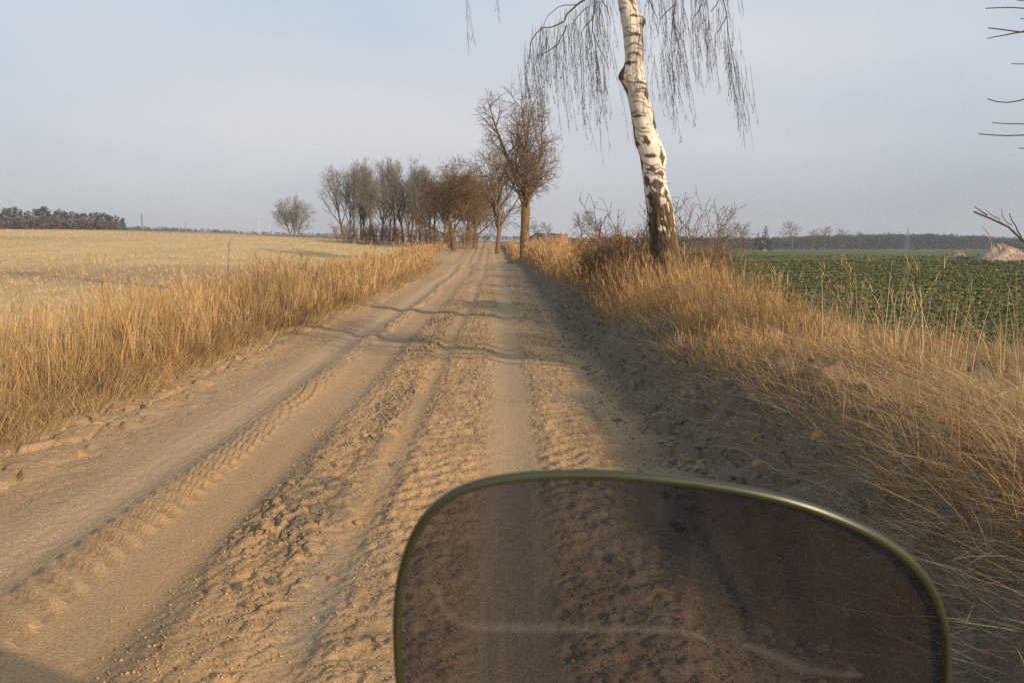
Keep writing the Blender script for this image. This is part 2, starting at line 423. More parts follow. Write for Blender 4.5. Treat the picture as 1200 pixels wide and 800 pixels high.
parts += tufts(420, 3.6, 30, 3.0, 5.6, lambda u, y: (.45 + .6 * vn(u * 1.3, y * .9, 85)), per=(2, 6), wts=(2, 3, 2, 2, 3, 1), wk=.0006, heads=.6, spread=.2)
parts += tufts(1000, 3.0, 11, 1.9, 6.2, lambda u, y: .16 + .2 * vn(u * 1.3, y * .9, 86), per=(14, 30), lean=(.3, 1.0), wts=(2, 1, 3, 3, 2, 1), heads=0, spread=.2, leanb=(-.35, .15))
stuff('verge_grass', parts, M_grass, 'rusty tan dry grass on the right bank around the birch', 'grass')
# matted, lying straw on the bank
n = 52000
y = 2.4 * (24 / 2.4) ** RN.random(n); u = RN.uniform(1.2, 5.8, n)
k = RN.random(n) < (ss(1.25, 2.1, u + .9 * (fbm(y * .9, u, 2, 88) - .5)) * np.where(u > 3.6, 1 - .7 * ss(8, 14, y), 1)); y, u = y[k], u[k]; n = len(y)
x = u + cx(y); z = hmacro(x, y) + RN.uniform(-.01, .13, n) * ss(1.6, 2.6, u)
Lg = RN.uniform(.12, .5, n); az = RN.normal(2.4, .75, n) + np.where(RN.random(n) < .3, np.pi, 0)
cc = palette(n, (1.5, 1.5, 2, 2.5, 3, .5), .2); grey = (ss(2.3, 1.3, u) * .6)[:, None]
cc = cc * (1 - grey) + A3([.30, .25, .175]) * grey * RN.uniform(.5, 1.3, (n, 1))
Hn = RN.uniform(.02, .26, n) * Lg * 2
b, _ = blades(np.stack([x, y, z], -1), Hn, az, Lg / np.maximum(Hn, .01), np.maximum(.0032, .0006 * y) * RN.uniform(.7, 1.5, n), RN.uniform(.2, .9, n), cc, pw=1.0)
parts = [b]
# long pale stalks laid over it
n = 1100
y = 2.6 * (11 / 2.6) ** RN.random(n); u = RN.uniform(2.5, 5.6, n); x = u + cx(y); z = hmacro(x, y)
Hn = RN.uniform(.16, .5, n)
b, _ = blades(np.stack([x, y, z], -1), Hn, RN.normal(2.35, .55, n), RN.uniform(1.0, 3.6, n), np.maximum(.0045, .0009 * y), RN.uniform(0, .4, n), palette(n, (1, 4, .5, .3, 3, 1), .12), pw=1.15)
parts.append(b)
n = 160
y = 3.2 * (9 / 3.2) ** RN.random(n); u = 3.0 + RN.random(n) * 3.2; x = u + cx(y); z = hmacro(x, y)
b, _ = blades(np.stack([x, y, z], -1), RN.uniform(.6, 1.15, n), RN.uniform(0, 6.28, n), RN.uniform(.02, .35, n), np.maximum(.005, .0009 * y), RN.uniform(0, .1, n), palette(n, (1, 4, .5, .3, 3, 1), .12))
parts.append(b)
stuff('matted_straw', parts, M_grass, 'flattened grey brown straw and long bent stalks on the right bank', 'straw')
# straw litter on the road shoulder and stubble of the left field
n = 5200
y = 2.6 * (40 / 2.6) ** RN.random(n); u = np.where(RN.random(n) < .75, RN.uniform(-4.1, -2.75, n), RN.uniform(1.0, 1.8, n)); x = u + cx(y)
z = hfull(x, y) + .004; Lg = RN.uniform(.04, .22, n); Hn = RN.uniform(.005, .03, n)
b, _ = blades(np.stack([x, y, z], -1), Hn, RN.uniform(0, 6.28, n), Lg / Hn, np.maximum(.003, .0006 * y), RN.uniform(0, .9, n), palette(n, (2, 2, 2, 2, 2, 1), .2), pw=1.0)
stuff('straw_litter', [b], M_grass, 'scattered broken straw lying on the sandy road shoulders', 'straw')
n = 30000
y = 6 * (130 / 6) ** RN.random(n); x = -7 - (y * .75 + 3) * RN.random(n)
row = np.round(x / .5) * .5 + RN.normal(0, .1, n); x = np.where(RN.random(n) < .6, row, x)
z = hmacro(x, y)
b, _ = blades(np.stack([x, y, z - .02], -1), RN.uniform(.06, .2, n) * (1 + .004 * y), RN.uniform(0, 6.28, n), RN.uniform(.1, 1.6, n), np.maximum(.006, .0008 * y), RN.uniform(0, .5, n), palette(n, (2, 3, 1, .4, 3, 1.5), .10))
stuff('stubble', [b], M_grass, 'short pale stubble covering the broad field on the left', 'stubble')

# ------------------------------------------------------------------ rape rosettes of the right field
n = 24000
y = 11 * (85 / 11) ** (RN.random(n) ** .8); uu = 5.4 + (y * .72 + 1) * RN.random(n) ** .9; x = uu + cx(y)
k = (RN.random(n) < (.75 + .25 * ss(.36, .5, fbm(x * .22, y * .10, 3, 91))) * ss(5.0, 6.4, uu + 1.0 * (fbm(x * .6, y * .4, 2, 90) - .5))); x, y = x[k], y[k]; n = len(x)
parts = []
for j in range(7):
    az = RN.uniform(0, 6.28, n); s = RN.uniform(.8, 1.3, n) * np.clip(.45 + y / 50, .65, 1.6)
    z = hmacro(x, y)
    g = np.clip(RN.random(n) * .8 + 1.2 * (fbm(x * .15, y * .07, 3, 92) - .4), 0, 1)[:, None]
    c = A3([.095, .13, .042]) * (1 - g) + A3([.24, .235, .075]) * g
    yel = (RN.random(n) < .2)[:, None]; c = np.where(yel, A3([.36, .27, .11]), c) * (1 + RN.normal(0, .15, (n, 1)))
    b, _ = blades(np.stack([x, y, z], -1), (.095 * s), az, RN.uniform(.3, 1.5, n), .05 * s, RN.uniform(.1, .55, n), c, yaw=az + np.pi / 2)
    V = b[0].reshape(n, 7, 3); mid = (V[:, 2] + V[:, 3]) / 2; V[:, 2] = mid + (V[:, 2] - mid) * 1.4; V[:, 3] = mid + (V[:, 3] - mid) * 1.4
    mid = (V[:, 0] + V[:, 1]) / 2; V[:, 0] = mid + (V[:, 0] - mid) * .3; V[:, 1] = mid + (V[:, 1] - mid) * .3
    b[0] = V.reshape(-1, 3); parts.append(b)
stuff('crop_leaves', parts, M_leaf, 'low green leafy crop covering the field on the right', 'crop')

# ------------------------------------------------------------------ clods and crumbs of the road
def hull(rng, flat):
    bm = bmesh.new()
    for i in range(15):
        v = Vector(rng.normal(0, 1, 3)); v.normalize(); v *= rng.uniform(.75, 1.1)
        v.z *= flat; bm.verts.new(v)
    r = bmesh.ops.convex_hull(bm, input=bm.verts)
    bmesh.ops.delete(bm, geom=[g for g in r['geom_interior'] if isinstance(g, bmesh.types.BMVert)], context='VERTS')
    return bm
clod_meshes = []
for i in range(14):
    bm = hull(RN, .7); me = D2.meshes.new('clod'); bm.to_mesh(me); bm.free()
    c = [(.44, .275, .14), (.40, .26, .14), (.21, .168, .12), (.28, .225, .16), (.19, .15, .108), (.46, .285, .14), (.22, .18, .14)][i % 7]
    ca = me.color_attributes.new('tint', 'FLOAT_COLOR', 'POINT'); ca.data.foreach_set('color', np.tile(A3([*c, 1.]), len(me.vertices)))
    me.materials.append(M_clod); clod_meshes.append(me)
spots = []
for i in range(60): spots.append((RN.uniform(1.1, 1.9), RN.uniform(4.6, 7.2), RN.uniform(.022, .06), (3, 6, 1)))
for i in range(90): spots.append((RN.uniform(.95, 2.0), 4.4 * (16 / 4.4) ** RN.random() , RN.uniform(.018, .055), (2, 3, 4, 6)))
for i in range(80): spots.append((RN.normal(-1.16, .16), 2.9 * (15 / 2.9) ** RN.random(), RN.uniform(.012, .04), (0, 1, 5, 2)))
for i in range(34): spots.append((RN.normal(-3.62, .12), 5.0 + i * .24 + RN.normal(0, .05), RN.uniform(.03, .065), (1, 5, 0)))
for i in range(24): spots.append((RN.choice([-.45, .58, -2.15]) + RN.normal(0, .16), 3 * (14 / 3) ** RN.random(), RN.uniform(.012, .03), (0, 1, 5)))
for (uu, yy, r, kinds) in spots:
    x = uu + float(cx(yy)); z = float(hfull(np.array([x]), np.array([yy]))[0])
    me = clod_meshes[int(RN.choice(kinds)) + 7 * int(RN.integers(0, 2))]
    o = link('clod', me, road, (x, yy, z + r * .05))
    o.rotation_euler = (RN.normal(0, .25), RN.normal(0, .25), RN.uniform(0, 6.28)); o.scale = (r * RN.uniform(.8, 1.6), r, r * RN.uniform(.7, 1.1))
n = 18000
y = 2.5 * (30 / 2.5) ** RN.random(n)
u = np.concatenate([RN.normal(-1.2, .2, 4500), RN.uniform(-.75, -.1, 3200), RN.uniform(.25, .95, 3200), RN.uniform(1.0, 2.3, 5200), RN.uniform(-3.9, -2.8, n - 16100)])
x = u + cx(y); z = hfull(x, y); s = RN.uniform(.003, .012, n) * np.clip(y / 6, .8, 2)
OV = A3([[1, 0, 0], [-1, 0, 0], [0, 1, 0], [0, -1, 0], [0, 0, 1], [0, 0, -1.]])
OF = A3([[0, 2, 4], [2, 1, 4], [1, 3, 4], [3, 0, 4], [2, 0, 5], [1, 2, 5], [3, 1, 5], [0, 3, 5]])
V = OV[None] * (s[:, None] * RN.uniform(.6, 1.3, (n, 6)))[:, :, None]
rz = RN.uniform(0, 6.28, n); cs, sn = np.cos(rz)[:, None], np.sin(rz)[:, None]
V = np.stack([V[..., 0] * cs - V[..., 1] * sn, V[..., 0] * sn + V[..., 1] * cs, V[..., 2] * .8], -1) + np.stack([x, y, z + .002], -1)[:, None]
F = (np.arange(n) * 6)[:, None, None] + OF[None]
cc = np.where((u > 1)[:, None], A3([.19, .155, .115]), A3([.40, .265, .145])) * (1 + RN.normal(0, .16, (n, 1)))
link('crumbs', mesh_np('crumbs', V.reshape(-1, 3), [F.reshape(-1, 3)], M_clod, np.repeat(cc, 6, 0)), road, kind='stuff')

# ------------------------------------------------------------------ trees
def tubes(polys):
    """polys: list of (pts, radii, sides) -> verts, quads"""
    grp = {}
    for p, r, s in polys: grp.setdefault((len(p), s), []).append((p, r))
    vs, qs = [], []; o = 0
    for (n, s), L_ in grp.items():
        P = np.array([a for a, b in L_], float); R = np.array([b for a, b in L_], float); m = len(P)
        T = np.gradient(P, axis=1); T /= np.linalg.norm(T, axis=2, keepdims=True) + 1e-9
        mean = T.mean(1); ref = np.where((np.abs(mean[:, 2]) < .8)[:, None], A3([0, 0, 1.]), A3([1., 0, 0]))[:, None]
        A = np.cross(T, ref); A /= np.linalg.norm(A, axis=2, keepdims=True) + 1e-9
        B = np.cross(T, A)
        th = np.arange(s) * 2 * np.pi / s
        V = P[:, :, None] + R[:, :, None, None] * (A[:, :, None] * np.cos(th)[None, None, :, None] + B[:, :, None] * np.sin(th)[None, None, :, None])
        vs.append(V.reshape(-1, 3))
        base = (np.arange(m) * n * s)[:, None, None] + (np.arange(n - 1) * s)[None, :, None]
        k = np.arange(s)[None, None]; k2 = (k + 1) % s
        q = np.stack([base + k, base + k2, base + s + k2, base + s + k], -1).reshape(-1, 4) + o
        qs.append(q); o += m * n * s
    return np.concatenate(vs), np.concatenate(qs)
def tube_obj(name, polys, mat, parent, loc=None):
    v, q = tubes(polys)
    return link(name, mesh_np(name, v, [q], mat, smooth=True), parent, loc)
def grow(rng, pos, d, length, rad, lv, S, out):
    nseg = S['seg'][lv]; pts = [pos.copy()]; rr = [rad]; dirs = [d.copy()]
    step = length / nseg; end = S['end'][lv]
    for i in range(nseg):
        d = d + Vector((rng.gauss(0, 1), rng.gauss(0, 1), rng.gauss(0, 1))) * S['wob'][lv] + Vector((0, 0, S['up'][lv]))
        d.normalize(); pos = pos + d * step; pts.append(pos.copy()); dirs.append(d.copy())
        rr.append(max(rad * (1 - (1 - end) * (i + 1) / nseg), S['rmin']))
    out.setdefault(lv, []).append((pts, rr, S['sides'][lv]))
    if lv + 1 >= len(S['seg']): return
    nc = S['n'][lv]; nc = max(1, int(round(nc * rng.uniform(.8, 1.2) * min(1.0, .35 + .65 * length / S['len'][lv]))))
    for k in range(nc):
        t = S['t0'][lv] + (1 - S['t0'][lv]) * (k + rng.random()) / nc
        t = min(t, .99); f = t * nseg; i = int(f); fr = f - i
        p = pts[i].lerp(pts[i + 1], fr); dd = dirs[i + 1]
        a = math.radians(S['ang'][lv] * rng.uniform(.7, 1.25)); az = k * 2.4 + rng.uniform(-.6, .6)
        ax = dd.orthogonal().normalized(); ax.rotate(Matrix.Rotation(az, 3, dd))
        nd = (dd * math.cos(a) + ax * math.sin(a)).normalized()
        r0 = rr[i] * (1 - fr) + rr[i + 1] * fr
        ln = S['len'][lv + 1] * rng.uniform(.65, 1.2) * (1 - S['fall'][lv] * (t - S['t0'][lv]) / (1 - S['t0'][lv] + 1e-6))
        grow(rng, p, nd, ln, max(min(r0 * .75, S['rad'][lv + 1]), S['rmin']), lv + 1, S, out)
def tree(name, loc, label, cat, S, mats, seed, group=None, rz=0, stems=None, parts=('trunk', 'crown')):
    rng = random.Random(seed); out = {}
    for (off, d, ln, r) in (stems or [((0, 0, -.3), (0, 0, 1), S['len'][0], S['rad'][0])]):
        grow(rng, Vector(off), Vector(d).normalized(), ln, r, 0, S, out)
    e = empty(name, loc, label, cat, group, rz)
    tube_obj(parts[0], out[0], mats[0], e)
    cr = [p for lv in out if lv > 0 for p in out[lv]]
    if cr: tube_obj(parts[1], cr, mats[1], e)
    return e
def gz(x, y): return float(hmacro(np.array([x]), np.array([y]))[0])
def on(px, y):
    x = (px - 600) / FX * y; return (x, y, gz(x, y))

# clump of grey trees beyond the stubble and the ochre trees by the road
S_grey = dict(seg=[7, 7, 5, 3, 2], len=[11.2, 6.2, 2.7, 1.2, .6], rad=[.24, .1, .042, .022, .016], end=[.25, .25, .4, .6, .7], wob=[.045, .06, .10, .15, .2], up=[.04, .11, .09, .05, 0],
              n=[13, 9, 6, 3], t0=[.24, .2, .15, .1], ang=[27, 27, 36, 45], fall=[.6, .5, .4, .3], sides=[6, 4, 3, 3, 3], rmin=.0135)
clump = [(408, 118, 'leftmost', 1.05, -.07), (417, 121, 'second from the left', 1.0, -.02), (433, 123, 'third from the left', .93, .04), (440, 116, 'fourth from the left', .97, .1),
         (456, 124, 'thick stemmed middle', .95, -.03), (466, 117, 'right of middle', .96, .06), (481, 124, 'fifth from the right', .94, -.05), (487, 116, 'fourth from the right', .97, .05),
         (499, 121, 'third from the right', .9, .02), (510, 126, 'second from the right', .93, -.02), (521, 130, 'rightmost', .95, 0)]
clump += [(448, 126, 'slender back row, just left of the middle', 1.12, .03), (474, 128, 'slender back row, just right of the middle', 1.12, -.02), (493, 125, 'slender back row, third from its right end', 1.12, .02), (425, 128, 'slender back row, far left', 1.12, .02), (462, 130, 'slender back row, exactly central', 1.12, .0), (504, 128, 'slender back row, near its right end', 1.12, .02)]
clump = [(a_, b_, c_, d_ * .80, e_) for a_, b_, c_, d_, e_ in clump]
gvar = []
for i, (px, dd, word, sc, ln) in enumerate(clump):
    lab = f'bare grey tree standing {word} in the clump beyond the stubble' if 'row' not in word else f'bare grey tree in the clump, {word}'
    if i < 4:
        t = tree('bare_tree', on(px, dd), lab, 'tree', S_grey, (M_bark_grey, M_twig_grey), 40 + i, 'bare trees in the clump left of the road', i * 1.3,
                 stems=[((0, 0, -.4), (0, .02, 1), 11.2, .25)] if i % 2 else [((-.3, 0, -.4), (-.1, 0, 1), 10.6, .2), ((.35, .2, -.4), (.1, .05, 1), 9.6, .17)])
        gvar.append(t); t.scale = (sc,) * 3
    else:
        t = dup(gvar[i % 4], on(px, dd), i * 1.7, sc, lab)
    t.rotation_euler.y = ln
S_och = dict(seg=[6, 6, 5, 4, 3], len=[6.6, 5.4, 2.8, 1.6, .9], rad=[.3, .12, .05, .028, .022], end=[.3, .3, .4, .6, .7], wob=[.05, .1, .14, .17, .2], up=[.02, .06, .04, .02, 0],
             n=[13, 10, 8, 5], t0=[.22, .2, .15, .1], ang=[46, 42, 45, 50], fall=[.15, .3, .4, .3], sides=[7, 4, 3, 3, 3], rmin=.014)
o1 = tree('bare_tree', on(532, 100), 'round ochre brown tree with a dense twiggy crown left of the road', 'tree', S_och, (M_bark, M_twig_ochre), 61)
o1.scale = (1.08, 1.08, 1.0)
dup(o1, on(556, 120), 2.1, 1.05, 'ochre brown tree behind the round one, arching over the road')
dup(o1, on(548, 138), 4.0, (1.15, 1.15, 1.12), 'farthest ochre tree at the end of the road')
S_slim = dict(S_och, len=[8.8, 5.0, 2.8, 1.6, .9], n=[12, 7, 5, 3], ang=[36, 36, 40, 45], rmin=.02)
tree('bare_tree', on(583, 92), 'slim bare tree with rising boughs just left of the big forked tree', 'tree', S_slim, (M_bark, M_twig), 66)
# undergrowth along the clump
S_und = dict(seg=[4, 3, 3], len=[2.6, 1.3, .7], rad=[.035, .025, .02], end=[.5, .6, .7], wob=[.1, .14, .2], up=[.05, .03, 0], n=[5, 4], t0=[.2, .15], ang=[30, 40], fall=[.4, .3], sides=[3, 3, 3], rmin=.018)
def shrub(loc, label, S, mat, seed, nst, spread, tilt, group=None, name='shrub'):
    rng = random.Random(seed); st = []
    for i in range(nst):
        a = rng.uniform(0, 6.28); r = spread * math.sqrt(rng.random()); q = tilt * rng.uniform(.2, 1)
        st.append(((r * math.cos(a), r * math.sin(a), -.1), (q * math.cos(a), q * math.sin(a), 1), S['len'][0] * rng.uniform(.6, 1.15), S['rad'][0]))
    return tree(name, loc, label, 'shrub', S, (mat, mat), seed, group, 0, st, ('stems', 'twigs'))
b0 = shrub(on(402, 108), 'low reddish scrub at the foot of the leftmost tree of the clump', S_und, M_bramble, 70, 15, 1.6, .5, 'scrub under the bare clump')
SCW = ('second tree of the bare clump', 'fourth tree of the bare clump', 'thick stemmed middle tree of the clump', 'tree right of the clump middle', 'fourth tree from the clump right end', 'second tree from the clump right end',
       'rightmost grey tree of the clump', 'round ochre tree', 'farthest ochre tree by the road', 'ochre tree arching over the road')
for i, px in enumerate((424, 441, 458, 474, 492, 508, 520, 538, 549, 562)):
    dup(b0, on(px, 107 + (i * 7) % 11), i * 1.1, .85 + .1 * (i % 3), 'low reddish scrub at the foot of the ' + SCW[i])

# big forked tree right of the road end
S_big = dict(seg=[5, 9, 6, 4, 3], len=[4.3, 9.3, 2.5, 1.3, .7], rad=[.46, .23, .06, .024, .014], end=[.72, .18, .3, .5, .7], wob=[.05, .06, .13, .18, .22], up=[0, .03, .09, .03, 0],
             n=[0, 17, 10, 5], t0=[.9, .14, .12, .1], ang=[24, 47, 44, 48], fall=[.2, .35, .4, .3], sides=[12, 7, 4, 3, 3], rmin=.0105)
bx, by, bz = on(615, 60)
rng = random.Random(80); out = {}
tp = [Vector((.02, 0, -.3)), Vector((0, 0, .5)), Vector((-.05, 0, 1.6)), Vector((.0, .05, 2.8)), Vector((.06, .05, 4.1)), Vector((.08, .05, 4.9))]
big = empty('bare_tree', (bx, by, bz), 'big bare forked tree with orange lit trunk right of the road', 'tree')
tube_obj('trunk', [(tp, [.56, .48, .42, .38, .42, .3], 14)], M_bark, big)
for (st, d, ln, r, up) in (((-.02, 0, 4.2), (-.21, .1, 1), 9.6, .24, 0), ((.18, 0, 4.2), (.13, -.1, 1), 8.6, .22, 0), ((.0, 0, 4.3), (-.06, .3, 1), 7.4, .14, 0),
                           ((.06, .1, 4.3), (-.03, .1, 1), 8.9, .17, 0), ((.2, .1, 4.4), (.26, .15, 1), 7.2, .15, 0),
                           ((-.1, 0, 4.5), (-.55, -.2, 1), 4.8, .11, 0), ((.25, 0, 4.5), (.55, .2, 1), 4.2, .10, 0), ((.1, -.1, 4.0), (.25, -.5, 1), 4.0, .10, 0)):
    grow(rng, Vector(st), Vector(d).normalized(), ln, r, 1, S_big, out)
grow(rng, Vector((-1.5, 0, 7.6)), Vector((-1, 0, .12)), 2.6, .07, 2, S_big, out)
S_low = dict(S_big)
for k in range(16):
    a = rng.uniform(0, 6.28); grow(rng, Vector((0, 0, rng.uniform(1.2, 4))), Vector((math.cos(a), math.sin(a), .6)).normalized(), rng.uniform(.7, 1.6), .02, 3, S_big, out)
tube_obj('crown', [p for lv in out for p in out[lv]], M_twig, big); big.scale = (.83, .85, .9)

# isolated round tree on the crest at the left, and small trees by the houses
S_iso = dict(S_grey, len=[5.2, 4.6, 2.6, 1.3, .7], n=[10, 7, 6, 3], t0=[.12, .15, .12, .1], ang=[48, 40, 42, 48], rmin=.02, fall=[.35, .4, .4, .3])
iso = tree('bare_tree', (on(347, 190)[0], 190, gz(on(347, 190)[0], 190)), 'lone round bare tree on the skyline of the stubble field', 'tree', S_iso, (M_bark_grey, M_twig_grey), 90,
           stems=[((.1, 0, -.3), (0, 0, 1), 6.0, .3), ((-.5, 0, -.3), (-.5, 0, 1), 5.0, .22), ((.5, .2, -.3), (.5, 0, 1), 5.0, .22)])

# ------------------------------------------------------------------ the birch
BY = 14.5
birch = empty('birch_tree', (0, 0, 0), 'white barked birch with hanging twigs leaning beside the right verge', 'tree')
prof = [(352, 782, 50), (335, 781, 43), (318, 780.5, 38), (298, 780, 35), (271, 778, 34), (240, 774.5, 33), (217, 769.5, 29), (200, 767, 29), (182, 765, 30), (168, 761.5, 30), (155, 757.5, 29), (135, 753.5, 28), (116, 749, 27), (100, 745, 28),
        (92, 743, 27), (78, 744, 22.5), (58, 742.5, 23), (39, 741, 24), (25, 738, 22.5), (12, 735.5, 22), (0, 733, 21), (-40, 727, 20), (-100, 722, 18), (-180, 724, 15), (-280, 730, 10), (-380, 726, 5)]
py = A3([p[0] for p in prof], float); o_ = np.argsort(py)
yy = np.linspace(352, -380, 620)
pxs = np.interp(yy, py[o_], A3([p[1] for p in prof])[o_]); wds = np.interp(yy, py[o_], A3([p[2] for p in prof])[o_])
NS = 110; th = np.arange(NS) * 2 * np.pi / NS
ctr = np.array([at(a, b, BY) for a, b in zip(pxs, yy)])
ctr[:, 1] = BY + .12 * np.sin((ctr[:, 2]) * .7)
rad = wds * .92 / FX * BY * .5
g_th, g_z = np.meshgrid(th, ctr[:, 2])
rough = 1 - ss(1.9, 2.7, g_z + .5 * np.sin(g_th * 3 + 1) + .6 * (fbm(np.cos(g_th) * 2 + 9, g_z * 2 + np.sin(g_th), 2, 101) - .5))
cr_ = fbm(np.cos(g_th) * 4 + np.sin(g_th) * 4.0 + 20, g_z * 2.2, 3, 102) ; cr2 = np.abs(fbm(g_th * 5.5, g_z * 3.6, 5, 103, .6) - .5) * 3
rr = rad[:, None] * (1 + rough * (.16 * (cr2 ** .6 - .35)) + .03 * (cr_ - .5))
def burl(az, z0, s, a): 
    d = np.angle(np.exp(1j * (g_th - az))); return a * np.exp(-(d / .5) ** 2 - ((g_z - z0) / s) ** 2)
zb = lambda p: HCAM + (HOR - p) / FX * BY
rr = rr + burl(0, zb(38), .10, .10) + burl(math.pi, zb(96), .16, .09) + burl(0.2, zb(185), .2, .04) + burl(math.pi - .3, zb(170), .2, .04)
V = np.stack([ctr[:, None, 0] + rr * np.cos(g_th), ctr[:, None, 1] - rr * np.sin(g_th), g_z], -1)
nr = len(yy); i = (np.arange(nr - 1)[:, None] * NS + np.arange(NS)[None]); j = (np.arange(nr - 1)[:, None] * NS + (np.arange(NS)[None] + 1) % NS)
F = np.stack([i, i + NS, j + NS, j], -1).reshape(-1, 4)
# bark colours: white papery bark with dark lips and diamond patches, grey brown furrowed foot
M_birch = lam('birch_bark', nscale=14, namt=.22, bump=.008, bscale=22)
white = A3([.80, .71, .60])
colr = np.zeros(V.shape) + white
sx = g_th * 1.0
cols_n = fbm(np.cos(g_th) * 1.6 + 5, g_z * 2.2 + np.sin(g_th) * 1.6, 3, 105)
colr = mix(colr, A3([.66, .55, .43]), ss(.45, .7, cols_n) * .6)
bump_dark = np.zeros(g_z.shape)
for k in range(260):                                    # thin dark lips across the bark
    z0 = RN.uniform(2.2, 9); a0 = RN.uniform(0, 6.28); wid = RN.uniform(.15, .75) * (1.6 if RN.random() < .18 else 1); th_ = RN.uniform(.006, .015) * (1.7 if wid > .8 else 1)
    d = np.angle(np.exp(1j * (g_th - a0))); cz = z0 + .05 * np.cos(d * 2) * RN.choice([-1, 1]) + .03 * d
    bump_dark = np.maximum(bump_dark, np.exp(-(d / wid) ** 4) * np.exp(-((g_z - cz) / th_) ** 2))
def dmark(px, p_, hw, hh, s=1.0):
    """dark diamond scar at a pixel of the trunk"""
    zc = zb(p_); i_ = np.argmin(np.abs(ctr[:, 2] - zc)); t = np.clip((at(px, p_, BY).x - ctr[i_, 0]) / max(rad[i_], .01), -.97, .97); a0 = math.acos(t)
    d = np.angle(np.exp(1j * (g_th - a0))) * rad[i_]
    q = np.abs(d) / (hw * .85 / FX * BY) + np.abs(g_z - zc) / (hh * .85 / FX * BY)
    return s * ss(1.15, .9, q + 1.5 * (fbm(np.cos(g_th) * 6 + 9, g_z * 9 + np.sin(g_th) * 6, 4, 106, .6) - .5))
for m_ in ((737, 17, 6, 12), (752, 60, 4, 24), (751, 42, 5, 10), (731, 94, 5, 12), (735, 84, 12, 3), (733, 112, 4, 8), (756, 118, 5, 8), (768, 142, 5, 14), (766, 150, 4, 10), (743, 158, 4, 18), (745, 172, 7, 7), (757, 171, 6, 8), (762, 186, 10, 3), (775, 188, 5, 12),
           (752, 195, 4, 12), (763, 201, 9, 4), (774, 206, 8, 6), (757, 214, 6, 12), (770, 219, 12, 8), (765, 231, 13, 10), (780, 228, 5, 12), (742, 35, 13, 2), (747, 142, 14, 2), (742, 55, 12, 2), (748, 106, 10, 2)):
    bump_dark = np.maximum(bump_dark, dmark(*m_))
colr = mix(colr, A3([.07, .05, .035]), np.clip(bump_dark, 0, 1) * .93)
zz_ = g_z + .35 * (fbm(g_th * 5, g_z * 6, 3, 107) - .5) + .12 * np.sin(g_th * 5)
ft = ss(2.5, 2.32, zz_ + .25 * (fbm(g_th * 9, g_z * 12, 3, 109) - .5))
foot = mix(np.zeros(V.shape) + A3([.105, .072, .045]), A3([.22, .155, .09]), ss(.35, .75, cr2))
foot = mix(foot, A3([.055, .042, .032]), ss(.25, .05, cr2) * .8)
colr = mix(colr, foot, ft)
colr = mix(colr, A3([.60, .52, .43]), ft * ss(.64, .67, fbm(g_th * 4, g_z * 6, 3, 108)) * ss(1.5, 1.9, g_z))
link('trunk', mesh_np('trunk', V.reshape(-1, 3), [F], M_birch, colr.reshape(-1, 3), smooth=True), birch)
# limbs and weeping twigs
rng = random.Random(5); limbs = []; weep = []
def tr_at(z):
    i_ = int(np.argmin(np.abs(ctr[:, 2] - z))); return Vector(ctr[i_])
def poly_px(lst, y0, y1=None):
    n = len(lst); y1 = y0 if y1 is None else y1
    return [at(p[0], p[1], y0 + (y1 - y0) * k / max(n - 1, 1)) for k, p in enumerate(lst)]
def smooth_poly(pts, n):
    P = np.array(pts); t = np.concatenate([[0], np.cumsum(np.linalg.norm(np.diff(P, axis=0), axis=1))]); t /= t[-1]
    q = np.linspace(0, 1, n); R_ = np.stack([np.interp(q, t, P[:, k]) for k in range(3)], -1)
    for _ in range(2): R_[1:-1] = (R_[:-2] + 2 * R_[1:-1] + R_[2:]) / 4
    return R_
def limb(pts, r0, r1, n=14, sides=5):
    P = smooth_poly(pts, n); P[1:-1] += RN.normal(0, .012, P[1:-1].shape)
    limbs.append((list(P), list(np.linspace(r0, r1, n)), sides)); return P
def strand(top, ln, drift, r=.0027, twigs=True):
    n = 9; P = []; d = Vector((rng.gauss(0, .1), rng.gauss(0, .1), 0)); p = Vector(top)
    for i in range(n):
        t = i / (n - 1); P.append(p.copy())
        p = p + Vector((drift * (.5 + t) + d.x * (1 - t) + rng.gauss(0, .012), d.y * (1 - t) + rng.gauss(0, .012), -1)).normalized() * ln / (n - 1)
    weep.append((P, list(np.linspace(r, r * .55, n)), 3))
    if twigs:
        for k in range(int(ln / .095)):
            t = rng.uniform(.05, .98); f = t * (n - 1); i = int(f); q = P[i].lerp(P[min(i + 1, n - 1)], f - i)
            a = rng.uniform(0, 6.28); L_ = rng.uniform(.05, .17) * (1.1 - .5 * t)
            p1 = q + Vector((math.cos(a) * .25 + drift * .4, math.sin(a) * .25, -.7)) * L_; p2 = p1 + Vector((math.cos(a) * .14 + drift * .3, math.sin(a) * .14, -.6)) * L_
            weep.append(([q, p1, p2], [.0021, .0018, .0015], 3))
            if rng.random() < .5: weep.append(([p2, p2 + Vector((0, 0, -.012)), p2 + Vector((0, 0, -.028))], [.003, .0055, .002], 3))
